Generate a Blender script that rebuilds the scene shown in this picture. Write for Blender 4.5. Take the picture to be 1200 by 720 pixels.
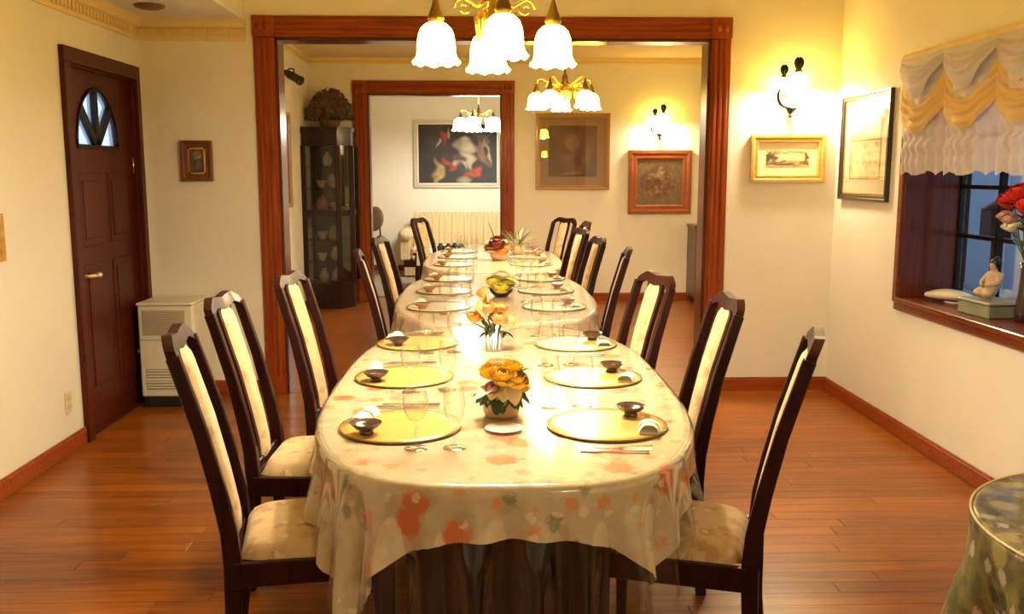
import bpy, bmesh, math, random
import numpy as np
from mathutils import Matrix, Vector
random.seed(7)
PI = math.pi
for o in list(bpy.data.objects): bpy.data.objects.remove(o)
SC = bpy.context.scene
C = SC.collection

# ------------------------------------------------------------------ camera
F_PX, VX, VY, CAM_H = 1073.0, 570.0, 203.0, 1.5
d = Vector((VX-600, 360-VY, -F_PX)).normalized()
up = Vector((0, 1, -d.y/d.z)).normalized()
xr = d.cross(up)
camd = bpy.data.cameras.new('camera'); cam = bpy.data.objects.new('camera', camd); C.objects.link(cam)
camd.sensor_width = 36; camd.lens = 36*F_PX/1200; camd.clip_start = 0.05; camd.clip_end = 200
cam.matrix_world = Matrix.Translation((0, 0, CAM_H)) @ Matrix((xr, d, up)).to_4x4()
SC.camera = cam
# ------------------------------------------------------------------ world (dusk sky) and exposure
w = bpy.data.worlds.new('world'); SC.world = w; w.use_nodes = True
bg = w.node_tree.nodes['Background']; bg.inputs[0].default_value = (0.55, 0.72, 0.95, 1); bg.inputs[1].default_value = 1.1
vs = SC.view_settings
vs.view_transform = 'Standard'; vs.look = 'None'; vs.gamma = 1; vs.use_curve_mapping = False; vs.exposure = 0.52
# lamp settings (each lamp is built by its own builder below)
SHADE_E, BULB_W = 36.0, 20.0
SHADE_COL, BULB_COL = (1.0, 0.66, 0.055), (1.0, 0.98, 0.93)
SC_SHADE_E, SC_W, SC_COL = 34.0, 15.0, (1.0, 0.90, 0.70)

# ------------------------------------------------------------------ materials
def new_mat(name):
    m = bpy.data.materials.new(name); m.use_nodes = True
    nt = m.node_tree; b = nt.nodes['Principled BSDF']
    return m, nt, b
def node(nt, t, **k):
    n = nt.nodes.new(t)
    for a, v in k.items():
        if a.startswith('i_'): n.inputs[a[2:].replace('_', ' ')].default_value = v
        else: setattr(n, a, v)
    return n
def ramp(nt, stops, interp='LINEAR'):
    r = nt.nodes.new('ShaderNodeValToRGB'); r.color_ramp.interpolation = interp
    e = r.color_ramp.elements
    while len(e) < len(stops): e.new(0.5)
    for q, (p, c) in zip(e, stops): q.position = p; q.color = (*c, 1)
    return r
def coords(nt, kind='Object', scale=(1, 1, 1)):
    t = nt.nodes.new('ShaderNodeTexCoord'); mp = nt.nodes.new('ShaderNodeMapping'); mp.inputs['Scale'].default_value = scale
    if kind == 'World':
        g = nt.nodes.new('ShaderNodeNewGeometry'); nt.links.new(g.outputs['Position'], mp.inputs[0])
    else: nt.links.new(t.outputs[kind], mp.inputs[0])
    return mp
def plain(name, col, rough=0.5, metal=0.0, coat=0.0, spec=0.5, var=0.0, vscale=8, bump=0.0, bscale=60, stretch=(1, 1, 1), kind='Object'):
    m, nt, b = new_mat(name)
    b.inputs['Base Color'].default_value = (*col, 1); b.inputs['Roughness'].default_value = rough
    b.inputs['Metallic'].default_value = metal; b.inputs['Coat Weight'].default_value = coat
    b.inputs['Coat Roughness'].default_value = 0.08; b.inputs['Specular IOR Level'].default_value = spec
    if var:
        mp = coords(nt, kind, stretch); n = node(nt, 'ShaderNodeTexNoise', i_Scale=vscale, i_Detail=5.0)
        nt.links.new(mp.outputs[0], n.inputs[0])
        lo = tuple(c*(1-var) for c in col); hi = tuple(min(1, c*(1+var)) for c in col)
        r = ramp(nt, [(0.3, lo), (0.7, hi)]); nt.links.new(n.outputs[0], r.inputs[0]); nt.links.new(r.outputs[0], b.inputs['Base Color'])
    if bump:
        mp = coords(nt, kind, stretch); n = node(nt, 'ShaderNodeTexNoise', i_Scale=bscale, i_Detail=4.0)
        bp = node(nt, 'ShaderNodeBump', i_Strength=bump, i_Distance=0.01)
        nt.links.new(mp.outputs[0], n.inputs[0]); nt.links.new(n.outputs[0], bp.inputs['Height']); nt.links.new(bp.outputs[0], b.inputs['Normal'])
    return m
def emis(name, col, strength):
    m, nt, b = new_mat(name)
    b.inputs['Base Color'].default_value = (0.9, 0.88, 0.82, 1); b.inputs['Roughness'].default_value = 0.3
    b.inputs['Emission Color'].default_value = (*col, 1); b.inputs['Emission Strength'].default_value = strength
    return m
def thin_glass(name, tint=(1, 1, 1), base=0.04, edge=0.5, rough=0.03, edge_dark=None):
    m, nt, b = new_mat(name); nt.nodes.remove(b)
    out = nt.nodes['Material Output']
    tr = node(nt, 'ShaderNodeBsdfTransparent'); tr.inputs[0].default_value = (*tint, 1)
    gl = node(nt, 'ShaderNodeBsdfGlossy'); gl.inputs['Roughness'].default_value = rough
    lw = node(nt, 'ShaderNodeLayerWeight', i_Blend=0.35)
    mr = node(nt, 'ShaderNodeMapRange'); mr.inputs['To Min'].default_value = base; mr.inputs['To Max'].default_value = edge
    mx = node(nt, 'ShaderNodeMixShader')
    nt.links.new(lw.outputs['Facing'], mr.inputs['Value']); nt.links.new(mr.outputs[0], mx.inputs[0])
    nt.links.new(tr.outputs[0], mx.inputs[1]); nt.links.new(gl.outputs[0], mx.inputs[2]); nt.links.new(mx.outputs[0], out.inputs[0])
    if edge_dark:
        rp = ramp(nt, [(0.45, tint), (0.97, edge_dark)]); nt.links.new(lw.outputs['Facing'], rp.inputs[0]); nt.links.new(rp.outputs[0], tr.inputs[0])
    return m
def wood(name, dark, light, rough=0.3, coat=0.3, axis='z', scale=1.0, kind='Object', rand=0.0, spec=0.2):
    m, nt, b = new_mat(name); b.inputs['Specular IOR Level'].default_value = spec
    st = {'x': (1.2, 22, 22), 'y': (22, 1.2, 22), 'z': (22, 22, 1.2)}[axis]
    mp = coords(nt, kind, tuple(s*scale for s in st)); n = node(nt, 'ShaderNodeTexNoise', i_Scale=2.2, i_Detail=6.0, i_Distortion=0.6)
    nt.links.new(mp.outputs[0], n.inputs[0])
    r = ramp(nt, [(0.28, dark), (0.72, light)]); nt.links.new(n.outputs[0], r.inputs[0])
    last = r.outputs[0]
    if rand:
        oi = node(nt, 'ShaderNodeObjectInfo'); mr = node(nt, 'ShaderNodeMapRange'); mr.inputs['To Min'].default_value = 1-rand; mr.inputs['To Max'].default_value = 1+rand
        hs = node(nt, 'ShaderNodeHueSaturation'); nt.links.new(oi.outputs['Random'], mr.inputs['Value']); nt.links.new(mr.outputs[0], hs.inputs['Value'])
        nt.links.new(last, hs.inputs['Color']); last = hs.outputs[0]
        va = node(nt, 'ShaderNodeVectorMath', operation='ADD'); vm = node(nt, 'ShaderNodeVectorMath', operation='SCALE'); vm.inputs['Scale'].default_value = 37.0
        cx = node(nt, 'ShaderNodeCombineXYZ'); nt.links.new(oi.outputs['Random'], cx.inputs[0]); nt.links.new(oi.outputs['Random'], cx.inputs[2])
        nt.links.new(cx.outputs[0], vm.inputs[0]); nt.links.new(mp.outputs[0], va.inputs[0]); nt.links.new(vm.outputs[0], va.inputs[1]); nt.links.new(va.outputs[0], n.inputs[0])
    nt.links.new(last, b.inputs['Base Color'])
    b.inputs['Roughness'].default_value = rough; b.inputs['Coat Weight'].default_value = coat; b.inputs['Coat Roughness'].default_value = 0.12
    bp = node(nt, 'ShaderNodeBump', i_Strength=0.06, i_Distance=0.004); nt.links.new(n.outputs[0], bp.inputs['Height']); nt.links.new(bp.outputs[0], b.inputs['Normal'])
    return m
def floral(name, ground, ground2, blooms, scale, rough=0.6, coat=0.0, kind='UV', sheen=0.0):
    """printed cloth: soft blossoms (voronoi cells) scattered on a mottled ground; blooms = [(scale, radius, colour, offset)]"""
    m, nt, b = new_mat(name)
    mp = coords(nt, kind, (scale,)*3)
    n = node(nt, 'ShaderNodeTexNoise', i_Scale=3.5, i_Detail=4.0); nt.links.new(mp.outputs[0], n.inputs[0])
    r = ramp(nt, [(0.38, ground), (0.68, ground2)]); nt.links.new(n.outputs[0], r.inputs[0]); last = r.outputs[0]
    wn = node(nt, 'ShaderNodeTexNoise', i_Scale=9.0, i_Detail=3.0); nt.links.new(mp.outputs[0], wn.inputs[0])
    wv = node(nt, 'ShaderNodeVectorMath', operation='SCALE'); wv.inputs['Scale'].default_value = 0.22; nt.links.new(wn.outputs['Color'], wv.inputs[0])
    wa = node(nt, 'ShaderNodeVectorMath', operation='ADD'); nt.links.new(mp.outputs[0], wa.inputs[0]); nt.links.new(wv.outputs[0], wa.inputs[1])
    for sc_, rad, col, off in blooms:
        ad = node(nt, 'ShaderNodeVectorMath', operation='ADD'); ad.inputs[1].default_value = off; nt.links.new(wa.outputs[0], ad.inputs[0])
        v = node(nt, 'ShaderNodeTexVoronoi', i_Scale=sc_, i_Randomness=0.85); nt.links.new(ad.outputs[0], v.inputs['Vector'])
        rr = ramp(nt, [(rad*0.72, (1, 1, 1)), (rad, (0, 0, 0))]); nt.links.new(v.outputs['Distance'], rr.inputs[0])
        # keep only some of the cells
        sx = node(nt, 'ShaderNodeSeparateColor'); nt.links.new(v.outputs['Color'], sx.inputs[0])
        gt = node(nt, 'ShaderNodeMath', operation='GREATER_THAN'); gt.inputs[1].default_value = 0.38; nt.links.new(sx.outputs[0], gt.inputs[0])
        mu = node(nt, 'ShaderNodeMath', operation='MULTIPLY'); nt.links.new(rr.outputs[0], mu.inputs[0]); nt.links.new(gt.outputs[0], mu.inputs[1])
        mu2 = node(nt, 'ShaderNodeMath', operation='MULTIPLY'); mu2.inputs[1].default_value = 0.85; nt.links.new(mu.outputs[0], mu2.inputs[0])
        mx = node(nt, 'ShaderNodeMix', data_type='RGBA'); mx.inputs[7].default_value = (*col, 1)
        nt.links.new(mu2.outputs[0], mx.inputs[0]); nt.links.new(last, mx.inputs[6]); last = mx.outputs[2]
    nt.links.new(last, b.inputs['Base Color']); b.inputs['Roughness'].default_value = rough; b.inputs['Coat Weight'].default_value = coat
    b.inputs['Sheen Weight'].default_value = sheen
    return m
def vcol(name, rough=0.5, coat=0.0):
    m, nt, b = new_mat(name); a = node(nt, 'ShaderNodeVertexColor', layer_name='Col')
    nt.links.new(a.outputs[0], b.inputs['Base Color']); b.inputs['Roughness'].default_value = rough; b.inputs['Coat Weight'].default_value = coat
    b.inputs['Coat Roughness'].default_value = 0.02
    return m
def sheer(name, col, alpha):
    m, nt, b = new_mat(name); out = nt.nodes['Material Output']
    b.inputs['Base Color'].default_value = (*col, 1); b.inputs['Roughness'].default_value = 0.8
    tl = node(nt, 'ShaderNodeBsdfTranslucent'); tl.inputs[0].default_value = (*col, 1)
    tr = node(nt, 'ShaderNodeBsdfTransparent'); m1 = node(nt, 'ShaderNodeMixShader'); m1.inputs[0].default_value = 0.3
    m2 = node(nt, 'ShaderNodeMixShader'); m2.inputs[0].default_value = alpha
    nt.links.new(b.outputs[0], m1.inputs[1]); nt.links.new(tl.outputs[0], m1.inputs[2])
    nt.links.new(tr.outputs[0], m2.inputs[1]); nt.links.new(m1.outputs[0], m2.inputs[2]); nt.links.new(m2.outputs[0], out.inputs[0])
    return m

WALL = plain('cream_plaster', (0.80, 0.745, 0.62), 0.85, var=0.03, vscale=2, bump=0.08, bscale=90)
CEIL = plain('ceiling_paint', (0.76, 0.62, 0.38), 0.9, var=0.03, vscale=1.5)
CORN = plain('cornice_paint', (0.78, 0.60, 0.28), 0.7)
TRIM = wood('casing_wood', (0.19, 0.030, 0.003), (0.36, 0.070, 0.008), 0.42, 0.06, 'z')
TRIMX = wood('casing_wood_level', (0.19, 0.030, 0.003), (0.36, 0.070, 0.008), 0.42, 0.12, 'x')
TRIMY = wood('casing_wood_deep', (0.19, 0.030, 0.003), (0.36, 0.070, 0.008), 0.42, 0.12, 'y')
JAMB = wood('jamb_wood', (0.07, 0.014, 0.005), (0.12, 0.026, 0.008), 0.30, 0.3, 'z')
DOORW = wood('door_wood', (0.050, 0.006, 0.001), (0.095, 0.013, 0.003), 0.42, 0.04, 'z')
CHAIRW = wood('mahogany', (0.016, 0.003, 0.003), (0.034, 0.006, 0.004), 0.34, 0.12, 'z')
DARKW = wood('black_stained_wood', (0.005, 0.003, 0.002), (0.011, 0.006, 0.004), 0.4, 0.1, 'z')
CABW = wood('cabinet_wood', (0.016, 0.005, 0.003), (0.032, 0.010, 0.005), 0.35, 0.2, 'z')
SILLW = wood('sill_wood', (0.12, 0.022, 0.004), (0.22, 0.048, 0.009), 0.3, 0.3, 'y')
PLANK = wood('floor_board_wood', (0.17, 0.044, 0.003), (0.33, 0.099, 0.007), 0.32, 0.10, 'x', 1.0, 'World', rand=0.22, spec=0.28)
FABRIC = floral('seat_damask', (0.62, 0.47, 0.27), (0.54, 0.37, 0.19), [(3.0, 0.42, (0.46, 0.27, 0.12), (0, 0, 0)), (4.5, 0.30, (0.68, 0.56, 0.37), (3, 1, 2))], 5.0, 0.75, kind='Object', sheen=0.2)
CLOTH = floral('floral_tablecloth', (0.70, 0.62, 0.44), (0.62, 0.54, 0.37),
    [(1.5, 0.34, (0.52, 0.47, 0.29), (4, 2, 0)), (1.7, 0.27, (0.30, 0.31, 0.18), (1, 7, 0)), (1.15, 0.36, (0.78, 0.18, 0.04), (0, 0, 0)), (1.9, 0.26, (0.80, 0.36, 0.13), (9, 3, 0)), (2.2, 0.22, (0.88, 0.80, 0.58), (5, 5, 0))], 6.0, 0.6)
CLOTH2 = floral('pale_tablecloth', (0.82, 0.70, 0.54), (0.76, 0.62, 0.46), [(1.6, 0.34, (0.80, 0.58, 0.42), (1, 2, 0)), (2.1, 0.26, (0.70, 0.66, 0.48), (4, 2, 0))], 5.0, 0.6)
SIDECLOTH = floral('olive_floral_cloth', (0.13, 0.115, 0.045), (0.27, 0.23, 0.09),
    [(1.6, 0.40, (0.40, 0.33, 0.12), (1, 1, 0)), (2.0, 0.40, (0.05, 0.06, 0.025), (5, 2, 0)), (2.3, 0.34, (0.50, 0.46, 0.34), (2, 6, 0)), (3.0, 0.24, (0.34, 0.12, 0.05), (8, 3, 0))], 7.0, 0.45, 0.3)
PIPING = plain('gold_piping', (0.75, 0.6, 0.3), 0.35)
VINYL = thin_glass('clear_vinyl', (0.98, 0.97, 0.95), 0.045, 0.55, 0.09)
GLASS = thin_glass('drinking_glass', (0.985, 0.985, 0.97), 0.05, 0.75, 0.02, (0.55, 0.50, 0.36))
PANE = thin_glass('window_glass', (0.95, 0.97, 1.0), 0.05, 0.6, 0.01)
GLZ2 = thin_glass('picture_glass', (0.97, 0.97, 0.97), 0.04, 0.30, 0.01)
GLZ = thin_glass('cabinet_glass', (0.80, 0.78, 0.74), 0.03, 0.30, 0.02)
GOLDP = plain('yellow_glass_plate', (0.78, 0.48, 0.13), 0.3, coat=0.6, var=0.06, vscale=20)
GLAREP = plain('plate_with_glare', (0.86, 0.76, 0.52), 0.3, coat=0.6)  # yellow charger paled in base colour, standing for grazing reflection on the glass
RIM = plain('plate_rim', (0.22, 0.15, 0.04), 0.25, coat=0.5)
LACQ = plain('brown_lacquer', (0.055, 0.028, 0.018), 0.25, coat=0.7)
LACQ2 = plain('tan_pottery', (0.34, 0.16, 0.06), 0.35, coat=0.3)
WHITE = plain('white_ceramic', (0.86, 0.84, 0.78), 0.25, coat=0.4)
LINEN = plain('white_linen', (0.86, 0.83, 0.72), 0.85, bump=0.05, bscale=300)
SILVER = plain('cutlery_steel', (0.72, 0.70, 0.66), 0.18, 1.0)
BRASS = plain('brass', (0.72, 0.46, 0.14), 0.25, 1.0)
BRASSL = plain('polished_brass', (0.85, 0.62, 0.30), 0.4, 0.6)
BRONZE = plain('dark_bronze', (0.16, 0.10, 0.045), 0.35, 0.8)
LEAFB = plain('verdigris_bronze', (0.05, 0.045, 0.02), 0.45, 0.4)
SHADE = emis('lit_opal_glass', SHADE_COL, SHADE_E)
SHADEW = emis('lit_white_glass', (1.0, 0.86, 0.60), 14.0)
SHADED = emis('dimmed_opal_glass', SHADE_COL, SHADE_E*.4)
SCSHADE = emis('lit_amber_opal_glass', (1.0, 0.66, 0.10), SC_SHADE_E)
HEATW = plain('heater_enamel', (0.78, 0.74, 0.60), 0.4)
HEATG = plain('heater_grille', (0.42, 0.36, 0.24), 0.5)
BLACK = plain('black_plastic', (0.015, 0.013, 0.012), 0.4)
PLATE = plain('outlet_plastic', (0.72, 0.60, 0.38), 0.4)
GOLDF = wood('gilt_frame', (0.50, 0.26, 0.06), (0.68, 0.40, 0.11), 0.35, 0.2, 'x')
BRONZEF = wood('tan_wood_frame', (0.36, 0.19, 0.07), (0.46, 0.26, 0.10), 0.4, 0.2, 'x')
REDF = wood('red_wood_frame', (0.24, 0.060, 0.020), (0.34, 0.095, 0.03), 0.35, 0.2, 'x')
SILF = plain('silver_frame', (0.62, 0.56, 0.44), 0.35, 0.4)
MAT_BOARD = plain('mat_board', (0.84, 0.72, 0.48), 0.8)
PRINT = vcol('printed_picture', 0.55)
PRINTG = vcol('picture_under_glass', 0.4, 0.8)
SOFA = None
LEAF = plain('leaf_green', (0.055, 0.10, 0.025), 0.45, var=0.35, vscale=30)
LEAFL = plain('leaf_light', (0.17, 0.24, 0.05), 0.5, var=0.3, vscale=30)
YEL = plain('yellow_petal', (0.88, 0.55, 0.06), 0.6, var=0.15, vscale=25)
LEM = plain('lemon_petal', (0.88, 0.76, 0.10), 0.6, var=0.1, vscale=25)
CREAM = plain('cream_petal', (0.88, 0.78, 0.52), 0.6, var=0.08, vscale=25)
PEACH = plain('peach_petal', (0.84, 0.46, 0.18), 0.6, var=0.2, vscale=20)
ORNG = plain('orange_petal', (0.82, 0.34, 0.06), 0.6, var=0.2, vscale=20)
RED = plain('red_petal', (0.70, 0.03, 0.015), 0.55, var=0.2, vscale=25)
PINKP = plain('dusty_pink_petal', (0.72, 0.40, 0.32), 0.6, var=0.15, vscale=25)
WINE = plain('wine_petal', (0.28, 0.05, 0.05), 0.5)
POT = plain('peach_pot', (0.66, 0.42, 0.24), 0.5)
DRY = plain('dried_flower', (0.15, 0.085, 0.055), 0.9, var=0.4, vscale=15)
CARPET = plain('grey_carpet', (0.26, 0.20, 0.14), 0.95, var=0.1, vscale=40)

# ------------------------------------------------------------------ mesh builder
class MB:
    def __init__(s): s.v = []; s.f = []; s.sm = []; s.uv = None
    def add(s, vs, fs, smooth=False, M=None):
        k = len(s.v)
        s.v += [tuple(M @ Vector(p)) for p in vs] if M is not None else [tuple(p) for p in vs]
        s.f += [tuple(i+k for i in f) for f in fs]; s.sm += [smooth]*len(fs); return s
    def box(s, x0, x1, y0, y1, z0, z1, bev=0.0, M=None):
        x0, x1 = min(x0, x1), max(x0, x1); y0, y1 = min(y0, y1), max(y0, y1); z0, z1 = min(z0, z1), max(z0, z1)
        if not bev:
            vs = [(x, y, z) for z in (z0, z1) for y in (y0, y1) for x in (x0, x1)]
            return s.add(vs, [(0, 2, 3, 1), (4, 5, 7, 6), (0, 1, 5, 4), (2, 6, 7, 3), (0, 4, 6, 2), (1, 3, 7, 5)], False, M)
        bm = bmesh.new(); bmesh.ops.create_cube(bm, size=1)
        for v in bm.verts: v.co = Vector(((x0+x1)/2+v.co.x*(x1-x0), (y0+y1)/2+v.co.y*(y1-y0), (z0+z1)/2+v.co.z*(z1-z0)))
        bmesh.ops.bevel(bm, geom=list(bm.edges), offset=min(bev, .45*min(x1-x0, y1-y0, z1-z0)), segments=1, affect='EDGES', profile=.5)
        bm.verts.index_update(); vs = [tuple(v.co) for v in bm.verts]; fs = [tuple(v.index for v in f.verts) for f in bm.faces]; bm.free()
        return s.add(vs, fs, False, M)
    def lathe(s, prof, n=24, M=None, smooth=True, caps=True, wob=None):
        vs = []; fs = []
        for (r, z) in prof:
            for i in range(n):
                a = 2*PI*i/n
                rr, zz = (r, z) if wob is None else wob(r, z, a)
                vs.append((rr*math.cos(a), rr*math.sin(a), zz))
        for j in range(len(prof)-1):
            for i in range(n): fs.append((j*n+i, j*n+(i+1) % n, (j+1)*n+(i+1) % n, (j+1)*n+i))
        if caps:
            if prof[0][0] > 1e-4: fs.append(tuple(range(n))[::-1])
            if prof[-1][0] > 1e-4: fs.append(tuple((len(prof)-1)*n+i for i in range(n)))
        return s.add(vs, fs, smooth, M)
    def tube(s, pts, rad, n=8, M=None, smooth=True, flat=None):
        """sweep; rad number or list; flat=(a,b) gives a rectangular section a (side) x b (in-plane)"""
        P = [Vector(p) for p in pts]; m = len(P)
        R = rad if isinstance(rad, (list, tuple)) else [rad]*m
        T = [(P[min(i+1, m-1)]-P[max(i-1, 0)]).normalized() for i in range(m)]
        ref = Vector((1, 0, 0)) if flat else (Vector((0, 0, 1)) if abs(T[0].z) < .9 else Vector((1, 0, 0)))
        vs = []; fs = []
        side = (ref - T[0]*ref.dot(T[0])).normalized()
        for i in range(m):
            side = (side - T[i]*side.dot(T[i])).normalized(); oth = T[i].cross(side)
            if flat:
                a, b = (flat[0]/2*R[i], flat[1]/2*R[i]); sec = [(-a, -b), (a, -b), (a, b), (-a, b)]
                c = 0.22*min(a, b); sec = [(-a+c, -b), (a-c, -b), (a, -b+c), (a, b-c), (a-c, b), (-a+c, b), (-a, b-c), (-a, -b+c)]
            else: sec = [(R[i]*math.cos(2*PI*k/n), R[i]*math.sin(2*PI*k/n)) for k in range(n)]
            for (u, v) in sec: vs.append(P[i]+side*u+oth*v)
        q = len(vs)//m
        for i in range(m-1):
            for k in range(q): fs.append((i*q+k, i*q+(k+1) % q, (i+1)*q+(k+1) % q, (i+1)*q+k))
        fs.append(tuple(range(q))[::-1]); fs.append(tuple((m-1)*q+k for k in range(q)))
        return s.add(vs, fs, smooth and not flat, M)
    def prism(s, poly, z0, z1, M=None, smooth=False):
        n = len(poly); vs = [(x, y, z0) for x, y in poly]+[(x, y, z1) for x, y in poly]
        fs = [tuple(range(n))[::-1], tuple(range(n, 2*n))]+[(i, (i+1) % n, n+(i+1) % n, n+i) for i in range(n)]
        return s.add(vs, fs, smooth, M)
    def ball(s, c, r, n=12, m=8, M=None):
        r = r if isinstance(r, (list, tuple)) else (r, r, r)
        vs = [(c[0], c[1], c[2]-r[2])]; fs = []
        for j in range(1, m):
            t = PI*j/m
            for i in range(n):
                a = 2*PI*i/n; vs.append((c[0]+r[0]*math.sin(t)*math.cos(a), c[1]+r[1]*math.sin(t)*math.sin(a), c[2]-r[2]*math.cos(t)))
        vs.append((c[0], c[1], c[2]+r[2])); L = len(vs)-1
        for i in range(n): fs.append((0, 1+(i+1) % n, 1+i)); fs.append((L, 1+(m-2)*n+i, 1+(m-2)*n+(i+1) % n))
        for j in range(m-2):
            for i in range(n): fs.append((1+j*n+i, 1+j*n+(i+1) % n, 1+(j+1)*n+(i+1) % n, 1+(j+1)*n+i))
        return s.add(vs, fs, True, M)
    def grid(s, fn, nu, nv, smooth=True, M=None):
        vs = [fn(i/nu, j/nv) for j in range(nv+1) for i in range(nu+1)]
        fs = [(j*(nu+1)+i, j*(nu+1)+i+1, (j+1)*(nu+1)+i+1, (j+1)*(nu+1)+i) for j in range(nv) for i in range(nu)]
        return s.add(vs, fs, smooth, M)
    def build(s, name, mat, parent=None, loc=None, rz=0, uv=None, col=None):
        me = bpy.data.meshes.new(name); me.from_pydata(s.v, [], s.f); me.update()
        me.polygons.foreach_set('use_smooth', s.sm); me.materials.append(mat)
        if uv is not None:
            l = me.uv_layers.new(name='UVMap'); idx = np.empty(len(me.loops), dtype=np.int32); me.loops.foreach_get('vertex_index', idx)
            l.data.foreach_set('uv', np.asarray(uv, dtype=np.float32)[idx].ravel())
        if col is not None:
            a = me.color_attributes.new('Col', 'FLOAT_COLOR', 'POINT'); c4 = np.ones((len(s.v), 4), dtype=np.float32); c4[:, :3] = np.clip(col, 0, 1); a.data.foreach_set('color', c4.ravel())
        o = bpy.data.objects.new(name, me); C.objects.link(o)
        if parent is not None: o.parent = parent
        if loc is not None: o.location = loc
        if rz: o.rotation_euler = (0, 0, rz)
        return o
def tag(o, label, cat, group=None, kind=None):
    o['label'] = label; o['category'] = cat
    if group: o['group'] = group
    if kind: o['kind'] = kind
    return o
def thing(name, label, cat, loc=(0, 0, 0), rz=0, group=None):
    o = bpy.data.objects.new(name, None); o.empty_display_size = .1; C.objects.link(o); o.location = loc; o.rotation_euler = (0, 0, rz)
    return tag(o, label, cat, group)
def struct(o, label, cat): return tag(o, label, cat, kind='structure')
def dup(root, loc=None, rz=None, label=None, group=None):
    r = root.copy(); C.objects.link(r)
    if loc is not None: r.location = loc
    if rz is not None: r.rotation_euler = (root.rotation_euler.x, root.rotation_euler.y, rz)
    if label: r['label'] = label
    if group: r['group'] = group
    for ch in list(root.children):
        c = ch.copy(); C.objects.link(c); c.parent = r
        for g in list(ch.children):
            q = g.copy(); C.objects.link(q); q.parent = c
    return r
def point_light(parent, loc, watts, col, rad=0.03, name='bulb_light'):
    l = bpy.data.lights.new(name, 'POINT'); l.energy = watts; l.color = col; l.shadow_soft_size = rad
    o = bpy.data.objects.new(name, l); C.objects.link(o); o.parent = parent; o.location = loc
    return o
def RZ(a): return Matrix.Rotation(a, 4, 'Z')
def TR(x, y, z): return Matrix.Translation((x, y, z))

# ------------------------------------------------------------------ setting
XL, XR, YB, YR = -2.26, 2.36, 6.19, -2.6          # front room
X2L, X2R, Y2, Y2E = -2.02, 3.05, 6.35, 10.74       # middle room
Y3, Y3E, X3L, X3R = 10.88, 14.15, -3.2, 2.6        # far room
ZC, ZLOW, XSTEP = 2.86, 2.48, -1.56
OL, OR, OH = -1.375, 1.485, 2.375                   # wide doorway
PL, PR, PH = -1.36, 0.18, 2.40                      # inner doorway
DY0, DY1, DZ = 5.12, 6.06, 2.09                     # entrance door
WY0, WY1, WZ0, WZ1, WXO = 3.35, 5.11, 0.80, 2.06, 2.66   # window niche

PY0 = 2.2
fb = MB(); fb.box(XL-.2, XR+.2, YR-.2, PY0, -.12, 0); fb.box(XL-.2, XR+.2, PY0, YB, -.12, -.014); fb.box(X2L-.2, X2R+.2, YB, Y3, -.12, 0); fb.box(X3L-.2, X3R+.2, Y3, Y3E+.2, -.12, 0)
fm, nt, b = new_mat('floor_wood_far')
mp = coords(nt, 'World'); bt = node(nt, 'ShaderNodeTexBrick', offset=0.43, i_Scale=1.0); bt.inputs['Brick Width'].default_value = 1.1; bt.inputs['Row Height'].default_value = 0.088
bt.inputs['Mortar Size'].default_value = 0.0015; bt.inputs['Color1'].default_value = (0.19, 0.054, 0.006, 1); bt.inputs['Color2'].default_value = (0.28, 0.085, 0.010, 1); bt.inputs['Mortar'].default_value = (0.06, 0.02, 0.006, 1)
mp2 = coords(nt, 'World', (1.2, 22, 22)); ns = node(nt, 'ShaderNodeTexNoise', i_Scale=2.2, i_Detail=5.0); mx = node(nt, 'ShaderNodeMix', data_type='RGBA', blend_type='MULTIPLY'); mx.inputs[0].default_value = 0.5
rr = ramp(nt, [(0.3, (0.6, 0.55, 0.5)), (0.7, (1.25, 1.2, 1.2))])
nt.links.new(mp.outputs[0], bt.inputs[0]); nt.links.new(mp2.outputs[0], ns.inputs[0]); nt.links.new(ns.outputs[0], rr.inputs[0]); nt.links.new(bt.outputs[0], mx.inputs[6]); nt.links.new(rr.outputs[0], mx.inputs[7]); nt.links.new(mx.outputs[2], b.inputs['Base Color'])
b.inputs['Roughness'].default_value = 0.32; b.inputs['Specular IOR Level'].default_value = 0.28; b.inputs['Coat Weight'].default_value = 0.10; b.inputs['Coat Roughness'].default_value = 0.12
floor = fb.build('floor', fm); struct(floor, 'glossy reddish brown wooden board floor through all the rooms', 'floor')
ub = MB().box(-.5, .5, -.5, .5, -.014, 0, .0015)
plank0 = None; row = 0; y = PY0
PW = 0.0885
while y < YB-.01:
    y1 = min(y+PW, YB-.001); x = XL+.001; first = True
    while x < XR-.01:
        L = random.uniform(.75, 1.5) if not first else random.uniform(.35, 1.4); first = False
        x1 = x+L
        if XR-x1 < .3: x1 = XR-.001
        if plank0 is None: plank0 = ub.build('plank', PLANK, floor); p = plank0
        else: p = plank0.copy(); C.objects.link(p); p.parent = floor
        p.location = ((x+x1)/2, (y+y1)/2, 0); p.scale = (x1-x-.0012, y1-y-.0012, 1); x = x1
    y = y1
cb = MB().box(X3L, X3R, Y3+.25, Y3E, .001, .011); tag(cb.build('carpet', CARPET), 'grey brown carpet in front of the striped sofa', 'carpet')

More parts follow.
